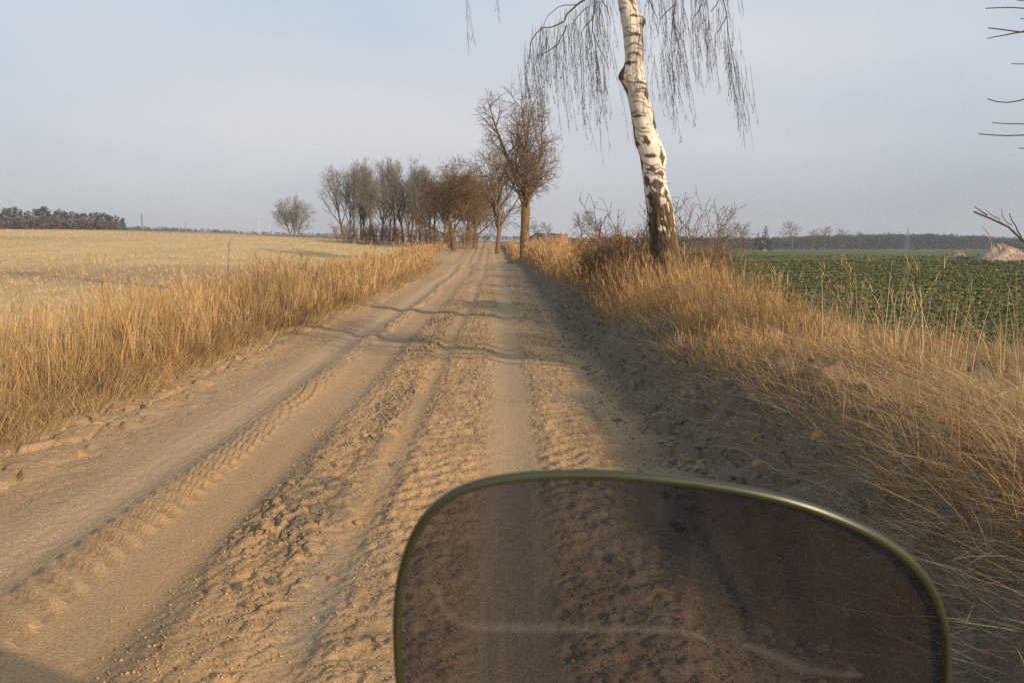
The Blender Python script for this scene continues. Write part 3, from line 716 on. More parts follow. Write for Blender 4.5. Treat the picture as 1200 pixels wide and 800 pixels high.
# limbs seen at the left
def hang(P, i0, n, l0, l1, drift=.10, sp=.12):
    for k in range(n):
        q = P[min(len(P) - 1, int(rng.uniform(i0, 1) * len(P)))]
        strand(Vector(q) + Vector((rng.gauss(0, sp), rng.gauss(0, sp * 2), 0)), rng.uniform(l0, l1), drift + rng.gauss(0, .05))
L1 = limb([tr_at(7.6), at(715, -60, 14.6), at(700, -20, 14.4), at(688, 2, 14.3), at(672, 6, 14.2), at(663, 17, 14.1), at(664, 32, 14.1), at(650, 31, 14.0), at(636, 29, 14), at(627, 36, 14), at(620, 52, 14), at(618, 75, 14)], .032, .005, 24)
limb([at(664, 30, 14.1), at(660, 42, 14.1), at(652, 54, 14), at(642, 61, 14), at(630, 66, 14)], .012, .006, 9, 4)
L2 = limb([tr_at(7.8), at(712, -80, 14.4), at(699, -30, 14.2), at(695, 10, 14), at(693, 46, 14), at(699, 58, 14), at(708, 68, 14), at(714, 82, 14)], .026, .004, 16)
L3 = limb([tr_at(8.2), at(690, -110, 14.9), at(655, -70, 15.2), at(625, -45, 15.3), at(596, -30, 15.4), at(583, -12, 15.4)], .045, .008, 16)
L4 = limb([tr_at(8.6), at(670, -150, 14), at(610, -120, 13.6), at(570, -80, 13.4), at(548, -30, 13.3), at(546, -5, 13.3)], .04, .006, 16)
hang(L1, .45, 42, .5, 1.5); hang(L2, .35, 32, .5, 1.5, .08); hang(L1, .3, 14, .8, 2.1)
hang(L3, .35, 14, .4, .75, .05)
for (a, b, c, d) in ((654, 45, 669, 165), (661, 38, 672, 140), (668, 40, 687, 183), (684, 48, 691, 152), (697, 62, 706, 150), (699, 60, 711, 196), (690, 30, 694, 130), (675, 12, 682, 130), (641, 36, 647, 118), (620, 60, 622, 92), (655, 22, 662, 125), (703, 2, 716, 100), (712, 0, 717, 62), (634, 34, 637, 100), (547, -4, 550, 66), (545, -6, 553, 50), (584, -10, 588, 16)):
    p0 = at(a, b, 14.1 + rng.gauss(0, .15)); p1 = at(c, d, p0.y); ln = (p0 - p1).length
    for k in range(1 if a < 600 else 3):
        strand(p0 + Vector((rng.gauss(0, .03), rng.gauss(0, .1), 0)), ln * (1 if k == 0 else rng.uniform(.6, .95)), (p1.x - p0.x) / max(p0.z - p1.z, .1) * .9 + rng.gauss(0, .03), .0034)
# right side
L5 = limb([tr_at(7.9), at(745, -90, 14.3), at(768, -60, 14), at(790, -30, 13.9), at(792, 0, 13.9), at(786, 40, 13.9), at(783, 78, 13.9)], .022, .003, 16)
L6 = limb([tr_at(8.3), at(760, -130, 14.6), at(800, -90, 14.4), at(838, -50, 14.2), at(848, -5, 14.2), at(853, 40, 14.2), at(861, 88, 14.2), at(869, 120, 14.2)], .022, .003, 18)
L7 = limb([tr_at(8.1), at(760, -100, 15), at(790, -70, 15.1), at(818, -35, 15.1), at(823, 0, 15.1), at(827, 45, 15.1)], .02, .003, 14)
L8 = limb([tr_at(7.4), at(745, -50, 14.6), at(755, -25, 14.6), at(760, 5, 14.6)], .03, .005, 9)
for a_ in ([(690, 8), (676, 16), (668, 34), (666, 60)], [(676, 6), (655, 6), (640, 18), (633, 40)], [(696, 20), (684, 30), (680, 55), (681, 80)], [(700, -5), (712, 8), (716, 30)], [(792, 5), (776, 18), (768, 45)], [(790, 30), (800, 45), (804, 70)], [(823, 5), (812, 20), (808, 45)], [(851, 20), (840, 40), (836, 66)], [(757, -5), (768, 15), (772, 40)]):
    limb([at(q[0], q[1], 14.1) for q in a_], .0085, .003, 9, 4)
limb([at(846, -6, 14.2), at(840, 4, 14.2), at(833, 14, 14.2)], .009, .006, 5, 4)
hang(L5, .55, 48, .5, 1.3, .14); hang(L7, .55, 30, .4, 1.2, .12); hang(L6, .5, 34, .3, 1.0, .14); hang(L8, .4, 18, .5, 1.3, .14)
for (a, b, c, d) in ((757, -8, 774, 80), (790, -5, 802, 106), (783, 60, 801, 104), (795, 20, 809, 110), (800, 50, 806, 100), (823, 0, 838, 96), (827, 20, 834, 82), (848, 0, 871, 138), (853, 40, 873, 141), (858, 60, 868, 128), (842, 8, 847, 58), (772, -5, 786, 70), (810, -8, 816, 60), (865, -10, 868, 20), (780, -5, 796, 92), (815, -5, 822, 70)):
    p0 = at(a, b, 14.1 + rng.gauss(0, .2)); p1 = at(c, d, p0.y); ln = (p0 - p1).length
    for k in range(2):
        strand(p0 + Vector((rng.gauss(0, .03), rng.gauss(0, .1), 0)), ln * (1 if k == 0 else rng.uniform(.6, .95)), (p1.x - p0.x) / max(p0.z - p1.z, .1) * .9 + rng.gauss(0, .03), .0034)
# the crown above the picture
for k in range(16):
    z0 = 8.2 + k * .33; a = k * 2.4; r = rng.uniform(1.2, 2.2) * (1 - .03 * k); p = tr_at(z0); h = Vector((math.cos(a), math.sin(a), 0))
    P = limb([p, p + h * r * .5 + Vector((0, 0, .7)), p + h * r + Vector((0, 0, .7)), p + h * r * 1.2 + Vector((0, 0, .1))], .04, .008, 9, 4)
    hang(P, .4, 5, .5, 1.3, .08)
M_weep = lam('hanging_twig', (.13, .108, .098), nscale=2, namt=.2)
tube_obj('limbs', limbs, M_twig_dark, birch); tube_obj('hanging_twigs', weep, M_weep, birch)

# ------------------------------------------------------------------ bushes around the birch
S_br = dict(seg=[6, 4, 3], len=[1.5, .6, .3], rad=[.010, .006, .0045], end=[.5, .6, .7], wob=[.10, .15, .2], up=[.02, .02, 0], n=[8, 4], t0=[.15, .1], ang=[38, 45], fall=[.4, .3], sides=[4, 3, 3], rmin=.004)
def bush_at(px, y, label, seed, nst, spread, tilt, hs, mat=M_bramble, group=None):
    S = dict(S_br, len=[1.5 * hs, .6 * hs, .3]); S['rmin'] = max(.0035, .00028 * y)
    return shrub(on(px, y), label, S, mat, seed, nst, spread, tilt, group)
bush_at(712, 19, 'reddish brown bramble bush at the left end of the thicket beside the birch', 111, 46, .38, .4, .72)
bush_at(742, 17.5, 'dark brown bramble thicket directly left of the birch trunk', 112, 60, .4, .4, .85)
bush_at(700, 27, 'small bramble bush farther along the bank behind the thicket', 113, 26, .4, .4, .8)
bush_at(752, 16, 'dark sparse shrub with upright twigs touching the left of the birch', 114, 12, .25, .5, 1.25, M_twig_dark)
bush_at(806, 16.5, 'bare grey shrub fanning out right of the birch trunk', 115, 26, .3, .6, 1.22, M_twig)
bush_at(812, 20, 'low reddish bush right of the birch base', 116, 70, .8, .6, .85)

# ------------------------------------------------------------------ near tree at the right, its twigs reach into the picture
S_near = dict(seg=[6, 7, 5, 3], len=[6.5, 2.6, 1.1, .5], rad=[.2, .05, .016, .007], end=[.35, .25, .35, .6], wob=[.04, .08, .12, .15], up=[.02, .02, .02, .02], n=[22, 8, 5], t0=[.3, .2, .15], ang=[62, 45, 45], fall=[.45, .4, .3], sides=[10, 6, 4, 3], rmin=.004)
NX, NY = 6.2, 5.6
near = empty('roadside_tree', (NX, NY, gz(NX, NY)), 'bare tree whose long twigs reach in at the right edge', 'tree')
rng = random.Random(3); out = {}
grow(rng, Vector((0, 0, -.2)), Vector((0.03, 0, 1)), 6.5, .21, 0, S_near, out)
def ok(p):                                             # keep its wild twigs where the photograph has none in view
    for v in p[0]:
        X, Y_, Z_ = v[0] + NX, v[1] + NY, v[2] + gz(NX, NY)
        if Y_ > .3 and (X / Y_ * FX + 600) < 1215 and (Z_ < 7): return False
    return True
tube_obj('trunk', out[0], M_bark_grey, near)
cr = [p for lv in out if lv > 0 for p in out[lv] if ok(p)]
off = Vector((NX, NY, gz(NX, NY)))
def twig_px(lst, y, r0, r1, n=12):
    P = smooth_poly([at(a, b, y) - off for a, b in lst], n); P[1:-1] += RN.normal(0, min(.003, .25 * r0), P[1:-1].shape); cr.append((list(P), list(np.linspace(r0, r1, n)), 4))
for lst, r in (([(1330, 20), (1230, 12), (1180, 9), (1155, 10)], .006), ([(1330, 60), (1220, 40), (1190, 37), (1172, 36), (1158, 33)], .007), ([(1205, 36), (1175, 42), (1156, 45)], .005),
               ([(1300, 80), (1210, 75), (1185, 75)], .005), ([(1300, 100), (1215, 110), (1190, 121), (1168, 122), (1157, 116)], .006), ([(1330, 150), (1210, 146), (1163, 144)], .005),
               ([(1330, 150), (1215, 158), (1180, 160), (1147, 157)], .006), ([(1300, 178), (1215, 173), (1194, 174)], .005), ([(1260, 20), (1215, 24), (1196, 22)], .005), ([(1230, 0), (1205, 2), (1180, -2)], .004),
               ([(1300, 420), (1240, 320), (1200, 283), (1188, 265), (1170, 255), (1155, 251), (1141, 248)], .011), ([(1157, 252), (1148, 246), (1142, 242)], .005), ([(1204, 290), (1195, 275), (1188, 262), (1183, 250)], .006),
               ([(1186, 264), (1178, 259), (1174, 252), (1174, 245)], .003), ([(1196, 282), (1186, 268), (1170, 259)], .004), ([(1215, 300), (1195, 289), (1178, 284)], .004), ([(1172, 257), (1163, 253), (1157, 248), (1154, 245)], .003)):
    twig_px(lst, 5.2, r, r * .5)
tube_obj('crown', cr, M_twig_dark, near)

# ------------------------------------------------------------------ dead weed stalks in the left verge
def weed(px, y, h, label, seed):
    S = dict(seg=[5, 3], len=[h, .22], rad=[.009, .006], end=[.5, .6], wob=[.03, .1], up=[0, .1], n=[14], t0=[.45], ang=[32], fall=[.6], sides=[5, 3], rmin=.004)
    return tree('weed_stalk', on(px, y), label, 'plant', S, (M_bramble, M_bramble), seed, 'dead weed stalks in the left verge', parts=('stem', 'seed_heads'))
weed(263, 14, 1.75, 'tall rusty dead weed stalk above the grass at the tallest clump', 121)
weed(122, 12.5, 1.25, 'dead brown weed stalk in the paler grass toward the left edge', 122)
weed(152, 13, 1.2, 'thin dead weed stalk between the other two stalks', 123)

# ------------------------------------------------------------------ stones, litter, heaps
def rock(name, loc, size, label, cat, col, seed, mat=None):
    r = np.random.default_rng(seed); bm = bmesh.new(); bmesh.ops.create_icosphere(bm, subdivisions=4, radius=1)
    for v in bm.verts:
        p = np.array(v.co); n = fbm(A3([p[0] * 1.3 + seed]), A3([p[1] * 1.3 + p[2] * 1.7]), 4, seed)[0] + .5 * fbm(A3([p[2] * 4 + seed]), A3([p[0] * 4 - p[1] * 3]), 3, seed + 3)[0]
        v.co = v.co * (.62 + .55 * n)
        v.co = Vector((v.co.x * size[0], v.co.y * size[1], v.co.z * size[2]))
    me = D2.meshes.new(name); bm.to_mesh(me); bm.free(); me.materials.append(mat or lam(name, col, nscale=7, namt=.35, bump=.02, bscale=12))
    for p in me.polygons: p.use_smooth = True
    o = link(name, me, None, loc); return tag(o, label, cat)
x, y = (1152 - 600) / FX * 7.2, 7.2
rock('boulder', (x, y, 1.6 - (468 - 283) / FX * 7.2), (.2, .2, .28), 'grey green boulder half hidden in straw at the right edge', 'boulder', (.12, .12, .09), 131)
x, y = (910 - 600) / FX * 8.6, 8.6
rock('stone', (x, y, gz(x, y) + .1), (.13, .1, .12), 'small flat brown stone in the trampled straw on the bank', 'stone', (.28, .2, .13), 132)
# crumpled scrap caught in the brambles
bm = bmesh.new(); bmesh.ops.create_icosphere(bm, subdivisions=2, radius=1)
for v in bm.verts: v.co = Vector((v.co.x * .05, v.co.y * .04, v.co.z * .08)) * random.uniform(.6, 1.25)
me = D2.meshes.new('litter_scrap'); bm.to_mesh(me); bm.free(); me.materials.append(lam('scrap_orange', (.42, .14, .05), nscale=3, namt=.2)); me.materials.append(lam('scrap_white', (.45, .36, .26)))
for p in me.polygons: p.material_index = 1 if p.center.z < -.02 else 0
tag(link('litter_scrap', me, None, at(752, 295, 15.0)), 'orange and white scrap caught in the thicket left of the birch', 'litter')

def heap(px, base_py, y, wpx, hpx, label, cols, seed):
    """pile of rubble: a mound with stones lying over it"""
    r = np.random.default_rng(seed); wm = wpx / FX * y / 2; hm = hpx / FX * y; c = at(px, base_py, y)
    e = empty('rubble_heap', (c.x, c.y, c.z - .1), label, 'heap')
    n = 60; g = np.linspace(-1.15, 1.15, n); X, Y = np.meshgrid(g, g); rr = np.hypot(X, Y)
    Z = (hm + .1) * np.clip(1 - rr ** 1.7, -.2, 1) * (.7 + .6 * fbm(X * 2.5 + seed, Y * 2.5, 4, seed)) + .12 * (fbm(X * 9, Y * 9, 3, seed + 1) - .5)
    v = np.stack([X * wm, Y * wm * .8, Z], -1).reshape(-1, 3); i = (np.arange(n - 1)[:, None] * n + np.arange(n - 1)[None]).ravel()
    cc = mix(np.zeros((n, n, 3)) + A3(cols[0]), A3(cols[1]), ss(.4, .6, fbm(X * 6, Y * 6, 3, seed + 2))).reshape(-1, 3)
    link('mound', mesh_np('mound', v, [np.stack([i, i + 1, i + n + 1, i + n], -1)], M_clod, cc, smooth=False), e)
    m = 500; a = r.uniform(0, 6.28, m); q = np.sqrt(r.random(m)); xx = q * np.cos(a); y_ = q * np.sin(a)
    zz = (hm + .1) * np.clip(1 - q ** 1.7, 0, 1) * (.7 + .6 * fbm(xx * 2.5 + seed, y_ * 2.5, 4, seed)); s = r.uniform(.03, .11, m)
    V = OV[None] * (s[:, None] * r.uniform(.6, 1.4, (m, 6)))[:, :, None] + np.stack([xx * wm, y_ * wm * .8, zz], -1)[:, None]
    F = (np.arange(m) * 6)[:, None, None] + OF[None]
    link('stones', mesh_np('stones', V.reshape(-1, 3), [F.reshape(-1, 3)], M_clod, np.repeat(A3(cols[1]) * (1 + r.normal(0, .2, (m, 1))), 6, 0)), e, kind='stuff')
heap(1174, 319, 52, 104, 27, 'larger pale pink beige rubble heap at the right edge of the green field', ((.30, .22, .165), (.42, .325, .25)), 5)
heap(1120, 319, 54, 60, 22, 'smaller dull grey rubble heap left of the pale one', ((.19, .16, .13), (.27, .23, .19)), 9)

# ------------------------------------------------------------------ far woods, masts, houses
def blobs(pts, R, Hs, cols, k=26):
    """irregular crowns of many small facets"""
    n = len(pts); V = []; F = []; C = []; o = 0
    d = RN.normal(0, 1, (n, k, 3)); d /= np.linalg.norm(d, axis=2, keepdims=True); d *= RN.uniform(.35, 1, (n, k, 1)) ** .6
    c = pts[:, None] + d * np.stack([R, R, Hs], -1)[:, None]
    s = (R * .5)[:, None, None, None] * RN.normal(0, .5, (n, k, 3, 3)); s[..., 2] *= .8
    T = c[:, :, None] + s
    cc = np.repeat(cols, k * 3, 0) * (1 + RN.normal(0, .12, (n * k * 3, 1)))
    return T.reshape(-1, 3), np.arange(n * k * 3).reshape(-1, 3), cc
def wood(name, px0, px1, y0, y1, top, n, colA, colB, label, crown=.55):
    px = RN.uniform(px0, px1, n); y = RN.uniform(y0, y1, n); x = (px - 600) / FX * y; z = hmacro(x, y)
    tp = np.array([top(p) for p in px]); H = np.maximum(HCAM + (HOR - tp) / FX * y - z, 3) * RN.uniform(.75, 1.03, n)
    R = H * RN.uniform(.16, .28, n)
    g = RN.random(n)[:, None]; c = A3(colA) * (1 - g) + A3(colB) * g
    V1, F1, C1 = blobs(np.stack([x, y, z + H * (1 - crown * .5)], -1), R, H * crown * .5, c, 34)
    V2, F2, C2 = blobs(np.stack([x, y, z + H * .32], -1), R * .9, H * .34, c * .9, 22)
    me = mesh_np(name, np.concatenate([V1, V2]), [np.concatenate([F1, F2 + len(V1)])], M_wood, np.concatenate([C1, C2]))
    o = link(name, me, kind='stuff'); return tag(o, label, 'wood')
wood('distant_wood', 790, 1500, 640, 700, lambda p: np.interp(p, [860, 1000, 1080, 1200, 1500], [279, 274.5, 273.5, 278.5, 282]), 2600, (.06, .055, .04), (.045, .05, .035), 'long hazy blue wood along the right horizon')
wood('distant_wood', 140, 620, 900, 1050, lambda p: np.interp(p, [140, 220, 300, 420, 620], [264, 267, 271, 274, 276]), 700, (.05, .055, .04), (.07, .06, .045), 'thin blue line of far woodland behind the stubble crest')
wood('distant_wood', 620, 900, 420, 560, lambda p: np.interp(p, [620, 700, 830, 900], [279, 277, 276, 279]), 420, (.10, .075, .055), (.08, .06, .045), 'brownish far copse behind the houses and the birch')
wood('distant_wood', -160, 148, 318, 345, lambda p: np.interp(p, [-160, 0, 60, 130, 150], [253, 253, 252.5, 256, 262]), 520, (.125, .088, .072), (.10, .072, .06), 'reddish brown bare young trees filling the left wood', crown=.8)
# pines at the left edge
rng = random.Random(17)
def pine(seed, H):
    e = empty('pine_tree', (0, 0, 0), 'dark pine in the wood at the left horizon', 'tree', 'pines in the wood at the left horizon')
    r = random.Random(seed)
    tube_obj('trunk', [([Vector((0, 0, -.5)), Vector((.1, 0, H * .4)), Vector((-.05, 0, H * .75)), Vector((0, 0, H * .97))], [.24, .2, .14, .04], 5)], M_pbark, e)
    k = 15; P = []; R_ = []
    for i in range(k):
        t = .48 + .5 * (i + r.random()) / k; a = r.uniform(0, 6.28); q = H * .15 * (1.15 - t) / .6 * r.uniform(.3, 1.3) + .1
        P.append((q * math.cos(a), q * math.sin(a), H * t)); R_.append(H * r.uniform(.055, .10) * (1.25 - .5 * t))
    V, F, C = blobs(A3(P), A3(R_), A3(R_) * .6, np.ones((k, 3)), 34)
    link('crown', mesh_np('crown', V, [F], M_needle), e); return e
pv = [pine(200 + i, 13.5) for i in range(5)]; pc = 0
for i in range(66):
    px = -60 + i * 3.22 + rng.uniform(-2.5, 2.5); y = 350 + rng.uniform(-6, 34); x = (px - 600) / FX * y; z = gz(x, y)
    tp = np.interp(px, [-60, 0, 8, 12, 26, 34, 42, 60, 66, 76, 100, 112, 122, 130, 148, 155], [246, 250, 250, 244, 242, 250, 245, 241, 248, 245, 249, 250, 245, 250, 253, 262]) + rng.uniform(0, 4.5)
    s = (HCAM + (HOR - tp) / FX * y - z) / 13.5
    if i < 5: t = pv[i]; t.location = (x, y, z); t.scale = (s,) * 3
    else: t = dup(pv[i % 5], (x, y, z), rng.uniform(0, 6.28), s)
# individual far trees at the right
S_far = dict(S_grey, len=[9.0, 6.4, 3.2, 1.6, .8], n=[9, 7, 4, 2], rmin=.04, t0=[.2, .2, .15, .1], ang=[50, 42, 42, 45])
f0 = tree('bare_tree', on(926, 330), 'tall bare tree far off at the left of the right hand tree line', 'tree', S_far, (M_bark_grey, M_twig), 141)
for px, y, s, lab in ((950, 350, .75, 'bare tree far off, second in the right hand tree line'), (963, 340, .85, 'bare tree far off in the middle of the right hand tree line'), (985, 360, .8, 'broad bare tree far off near the hazy wood'), (1003, 365, .72, 'last bare tree of the far line before the hazy wood'),
                       (848, 330, .8, 'bare tree far off right of the birch'), (866, 320, .95, 'bare tree far off between birch and dark conifers'), (681, 215, .75, 'rounded bare tree behind the red roof'), (697, 240, .7, 'bare tree right of the red roofed house'), (640, 330, .7, 'bare tree behind the dark roof'), (626, 250, .5, 'small bare tree just right of the forked trunk')):
    dup(f0, on(px, y), px * 1.0, s, lab)
def conifer(loc, H, label):
    e = empty('conifer_tree', loc, label, 'tree', 'dark conifers far off on the right')
    tube_obj('trunk', [([Vector((0, 0, -.3)), Vector((0, 0, H * .5)), Vector((0, 0, H * .97))], [.2, .14, .03], 5)], M_pbark, e)
    k = 26; P = []; R_ = []
    for i in range(k):
        t = .06 + .92 * i / k; a = i * 2.4; q = H * .20 * (1 - t); P.append((q * math.cos(a), q * math.sin(a), H * t)); R_.append(H * (.03 + .10 * (1 - t)))
    V, F, C = blobs(A3(P), A3(R_), A3(R_) * .7, np.ones((k, 3)), 30)
    link('crown', mesh_np('crown', V, [F], M_needle), e); return e
conifer(on(894.5, 325), 10.5, 'tall pointed dark conifer far off right of the birch'); conifer(on(886, 330), 8.0, 'broader dark conifer left of the pointed one'); 

M_wall = lam('house_wall', (.5, .45, .4), nscale=.6, namt=.15); M_wallb = lam('house_brick', (.26, .16, .13), nscale=.6, namt=.2)
M_tile = lam('roof_tile', (.36, .135, .075), nscale=1.2, namt=.2); M_tiled = lam('roof_dark', (.13, .10, .10), nscale=1.2, namt=.2)
M_pane = lam('window_pane', (.05, .06, .07), rough=.2, spec=.5); M_frame = lam('window_frame', (.6, .58, .55))
def boxm(name, x0, x1, y0, y1, z0, z1, mat, parent):
    v = A3([[x0, y0, z0], [x1, y0, z0], [x1, y1, z0], [x0, y1, z0], [x0, y0, z1], [x1, y0, z1], [x1, y1, z1], [x0, y1, z1]])
    f = A3([[0, 3, 2, 1], [4, 5, 6, 7], [0, 1, 5, 4], [1, 2, 6, 5], [2, 3, 7, 6], [3, 0, 4, 7]])
    return link(name, mesh_np(name, v, [f], mat), parent)
def house(px, y, wpx, eave_py, ridge_py, label, mr, mw, rz=0):
    x, y, z = on(px, y); W = wpx / FX * y / 2; E = HCAM + (HOR - eave_py) / FX * y - z; Rg = HCAM + (HOR - ridge_py) / FX * y - z; Dp = 4.0
    e = empty('house', (x, y, z), label, 'house', None, rz)
    # walls with gables
    v = A3([[-W, -Dp, -.5], [W, -Dp, -.5], [W, Dp, -.5], [-W, Dp, -.5], [-W, -Dp, E], [W, -Dp, E], [W, Dp, E], [-W, Dp, E], [-W, 0, Rg - .1], [W, 0, Rg - .1]])
    link('walls', mesh_np('walls', v, [A3([[0, 1, 5, 4], [2, 3, 7, 6], ]), A3([[1, 2, 6, 9, 5], [3, 0, 4, 8, 7]])], mw), e)
    W2 = W + .35; t = .18; k = (Rg - E) / Dp; D3 = Dp + .5; E3 = E - .5 * k
    v = A3([[-W2, -D3, E3], [W2, -D3, E3], [W2, 0, Rg], [-W2, 0, Rg], [W2, D3, E3], [-W2, D3, E3]]); v2 = v + A3([0, 0, t])
    f = A3([[0, 3, 2, 1], [3, 5, 4, 2], [6, 7, 8, 9], [9, 8, 10, 11], [0, 1, 7, 6], [4, 5, 11, 10], [1, 2, 8, 7], [2, 4, 10, 8], [3, 0, 6, 9], [5, 3, 9, 11]])
    roof = link('roof', mesh_np('roof', np.concatenate([v, v2]), [f], mr), e)
    boxm('chimney', W * .3, W * .3 + .6, -.3, .3, Rg - .4, Rg + .8, mw, roof)
    for q in (-.6, -.1, .45):
        wf = boxm('window', W * q - .55, W * q + .55, -Dp - .06, -Dp + .02, E - 1.9, E - .5, M_frame, e)
        boxm('pane', W * q - .45, W * q + .45, -Dp - .09, -Dp - .062, E - 1.8, E - .6, M_pane, wf)
    return e
house(655, 235, 16, 284, 274.5, 'house with a bright orange red roof right of the forked tree', M_tile, M_wall)
house(640, 270, 18, 282, 274, 'long dull brown house left of the red roof', M_tiled, M_wallb, .25)
house(630, 300, 10, 281, 273.5, 'small grey brown gabled house close to the forked trunk', M_tiled, M_wallb, 1.2)
house(889, 334, 6, 286.5, 284.6, 'tiny white house at the foot of the dark conifers', M_tiled, M_wall)

M_steel = lam('steel', (.22, .22, .23), rough=.6, spec=.3)
def mast(px, y, top_py, label, w=.5, arms=()):
    x, y, z = on(px, y); H = HCAM + (HOR - top_py) / FX * y - z
    e = empty('lattice_mast', (x, y, z), label, 'mast'); P = []
    for sx in (-1, 1):
        for sy in (-1, 1): P.append(([Vector((sx * w, sy * w, -.5)), Vector((sx * w * .5, sy * w * .5, H * .6)), Vector((sx * .08, sy * .08, H))], [.1, .09, .07], 4))
    tube_obj('legs', P, M_steel, e); Q = []
    for k in range(12):
        a = H * k / 12; b = H * (k + 1) / 12; wa = w * (1 - .85 * k / 12); wb = w * (1 - .85 * (k + 1) / 12)
        for (s0, t0, s1, t1) in ((-1, -1, 1, -1), (1, -1, 1, 1), (1, 1, -1, 1), (-1, 1, -1, -1)): Q.append(([Vector((s0 * wa, t0 * wa, a)), Vector((s1 * wb, t1 * wb, b))], [.05, .05], 3))
    for (h, l) in arms: Q.append(([Vector((-l, 0, H * h)), Vector((l, 0, H * h))], [.12, .12], 4))
    tube_obj('bracing', Q, M_steel, e)
mast(171, 420, 250, 'tall thin lattice mast right of the left wood', .5, ((.80, .7),))
mast(221, 600, 260, 'short distant mast on the skyline left of centre', .4)
mast(1060, 600, 268, 'lattice mast rising above the hazy right wood', 1.4, ((.9, 2.0), (.75, 1.6)))
M_white = lam('turbine_white', (.62, .62, .64), rough=.5)
def turbine(px, y, hub_py, blade_px, ph, label):
    x, y, z = on(px, y); H = HCAM + (HOR - hub_py) / FX * y - z; B = blade_px / FX * y
    e = empty('wind_turbine', (x, y, z), label, 'wind turbine')
    tube_obj('tower', [([Vector((0, 0, -1)), Vector((0, 0, H * .5)), Vector((0, 0, H))], [H * .022, H * .018, H * .013], 8)], M_white, e)
    tube_obj('nacelle', [([Vector((0, -B * .10, H)), Vector((0, 0, H)), Vector((0, B * .12, H))], [B * .02, B * .035, B * .03], 6)], M_white, e)
    for k in range(3):
        a = ph + k * 2.0944; d = Vector((math.sin(a), 0, math.cos(a))); tube_obj('blade', [([Vector((0, -B * .10, H)), Vector((0, -B * .10, H)) + d * B * .25, Vector((0, -B * .1, H)) + d * B], [B * .018, B * .035, B * .008], 4)], M_white, e)
turbine(306, 1300, 257, 8, .25, 'faint white wind turbine on the horizon left of the lone tree')
turbine(318, 1450, 262, 7, .8, 'smaller faint wind turbine beside the lone tree')

# ------------------------------------------------------------------ motorcycle with its tinted windscreen
M_rim = lam('rim_rubber', (.042, .045, .022), rough=.28, spec=.5, nscale=9, namt=.25)
m_, nt_, out_ = newmat('smoked_screen')
tr = N(nt_, 'ShaderNodeBsdfTransparent'); tr.inputs[0].default_value = (.50, .525, .60, 1)
gl = N(nt_, 'ShaderNodeBsdfGlossy'); gl.inputs['Roughness'].default_value = .06; gl.inputs[0].default_value = (.9, .85, .8, 1)
df = N(nt_, 'ShaderNodeBsdfDiffuse'); df.inputs[0].default_value = (.13, .122, .13, 1)
fr = N(nt_, 'ShaderNodeMapRange'); lw = N(nt_, 'ShaderNodeLayerWeight'); lw.inputs[0].default_value = .25; nt_.links.new(lw.outputs['Facing'], fr.inputs[0]); fr.inputs[3].default_value = .025; fr.inputs[4].default_value = .13
tn = N(nt_, 'ShaderNodeTexCoord'); nn = N(nt_, 'ShaderNodeTexNoise'); nn.inputs['Scale'].default_value = 9; nn.inputs['Detail'].default_value = 6
mr = N(nt_, 'ShaderNodeMapRange'); mr.inputs[1].default_value = .3; mr.inputs[2].default_value = .75; mr.inputs[3].default_value = .02; mr.inputs[4].default_value = .075
m1 = N(nt_, 'ShaderNodeMixShader'); m2 = N(nt_, 'ShaderNodeMixShader'); L = nt_.links.new
L(tn.outputs['Object'], nn.inputs['Vector']); L(nn.outputs[0], mr.inputs[0]); L(mr.outputs[0], m1.inputs[0]); L(tr.outputs[0], m1.inputs[1]); L(df.outputs[0], m1.inputs[2])
L(fr.outputs[0], m2.inputs[0]); L(m1.outputs[0], m2.inputs[1]); L(gl.outputs[0], m2.inputs[2]); L(m2.outputs[0], out_.inputs[0])
M_screen = m_
mc = empty('motorcycle', (.16, .8, 0), 'motorcycle in the foreground with a smoked windscreen edged in olive trim', 'motorcycle')
MO = Vector((.16, .8, 0))
XC, YT, ZT = .16, .80, 1.32
def screen_y(x, z): return YT + .55 * (ZT - z) - .35 * (x - XC) ** 2 + .03
def on_screen(px, py):
    y = .8
    for _ in range(30):
        p = at(px, py, y); y = .5 * y + .5 * screen_y(p.x, p.z)
    return at(px, py, y)
edge_px = [(468, 800), (466, 770), (465, 735), (466, 705), (470, 675), (477, 648), (488, 622), (503, 600), (523, 582), (548, 570), (580, 562), (620, 557), (670, 555), (720, 556), (770, 560), (820, 566), (870, 574), (915, 584), (955, 596), (990, 610), (1020, 624), (1046, 640), (1068, 658), (1085, 678), (1097, 700), (1105, 724), (1109, 750), (1110, 775), (1109, 800)]
E = [on_screen(*p) for p in edge_px]
def below(a, sgn, n):
    r = []
    for k in range(1, n + 1):
        z = a.z - .016 * k; x = a.x + sgn * (.0006 * k * k); r.append(Vector((x, screen_y(x, z), z)))
    return r
Lw = below(E[0], 1, 8)[::-1]; Rw = below(E[-1], -1, 8)
loop = Lw + E + Rw
pl = smooth_poly([tuple(p) for p in loop], 110)
bot = smooth_poly([tuple(Rw[-1]), (XC + .12, screen_y(XC + .12, Rw[-1].z - .03), Rw[-1].z - .03), (XC - .12, screen_y(XC - .12, Rw[-1].z - .03), Rw[-1].z - .03), tuple(Lw[0])], 30)
ring = np.concatenate([pl, bot[1:-1]])
cen = ring.mean(0); rings = [ring]
K = 14
for k in range(1, K):
    f = 1 - k / K; q = cen + (ring - cen) * f; q[:, 1] = screen_y(q[:, 0], q[:, 2]); rings.append(q)
cq = A3([cen[0], screen_y(cen[0], cen[2]), cen[2]])
n = len(ring); v = np.concatenate(rings + [cq[None]]) - np.array(MO)
F4 = []; F3 = []
for k in range(K - 1):
    for i in range(n): F4.append((k * n + i, k * n + (i + 1) % n, (k + 1) * n + (i + 1) % n, (k + 1) * n + i))
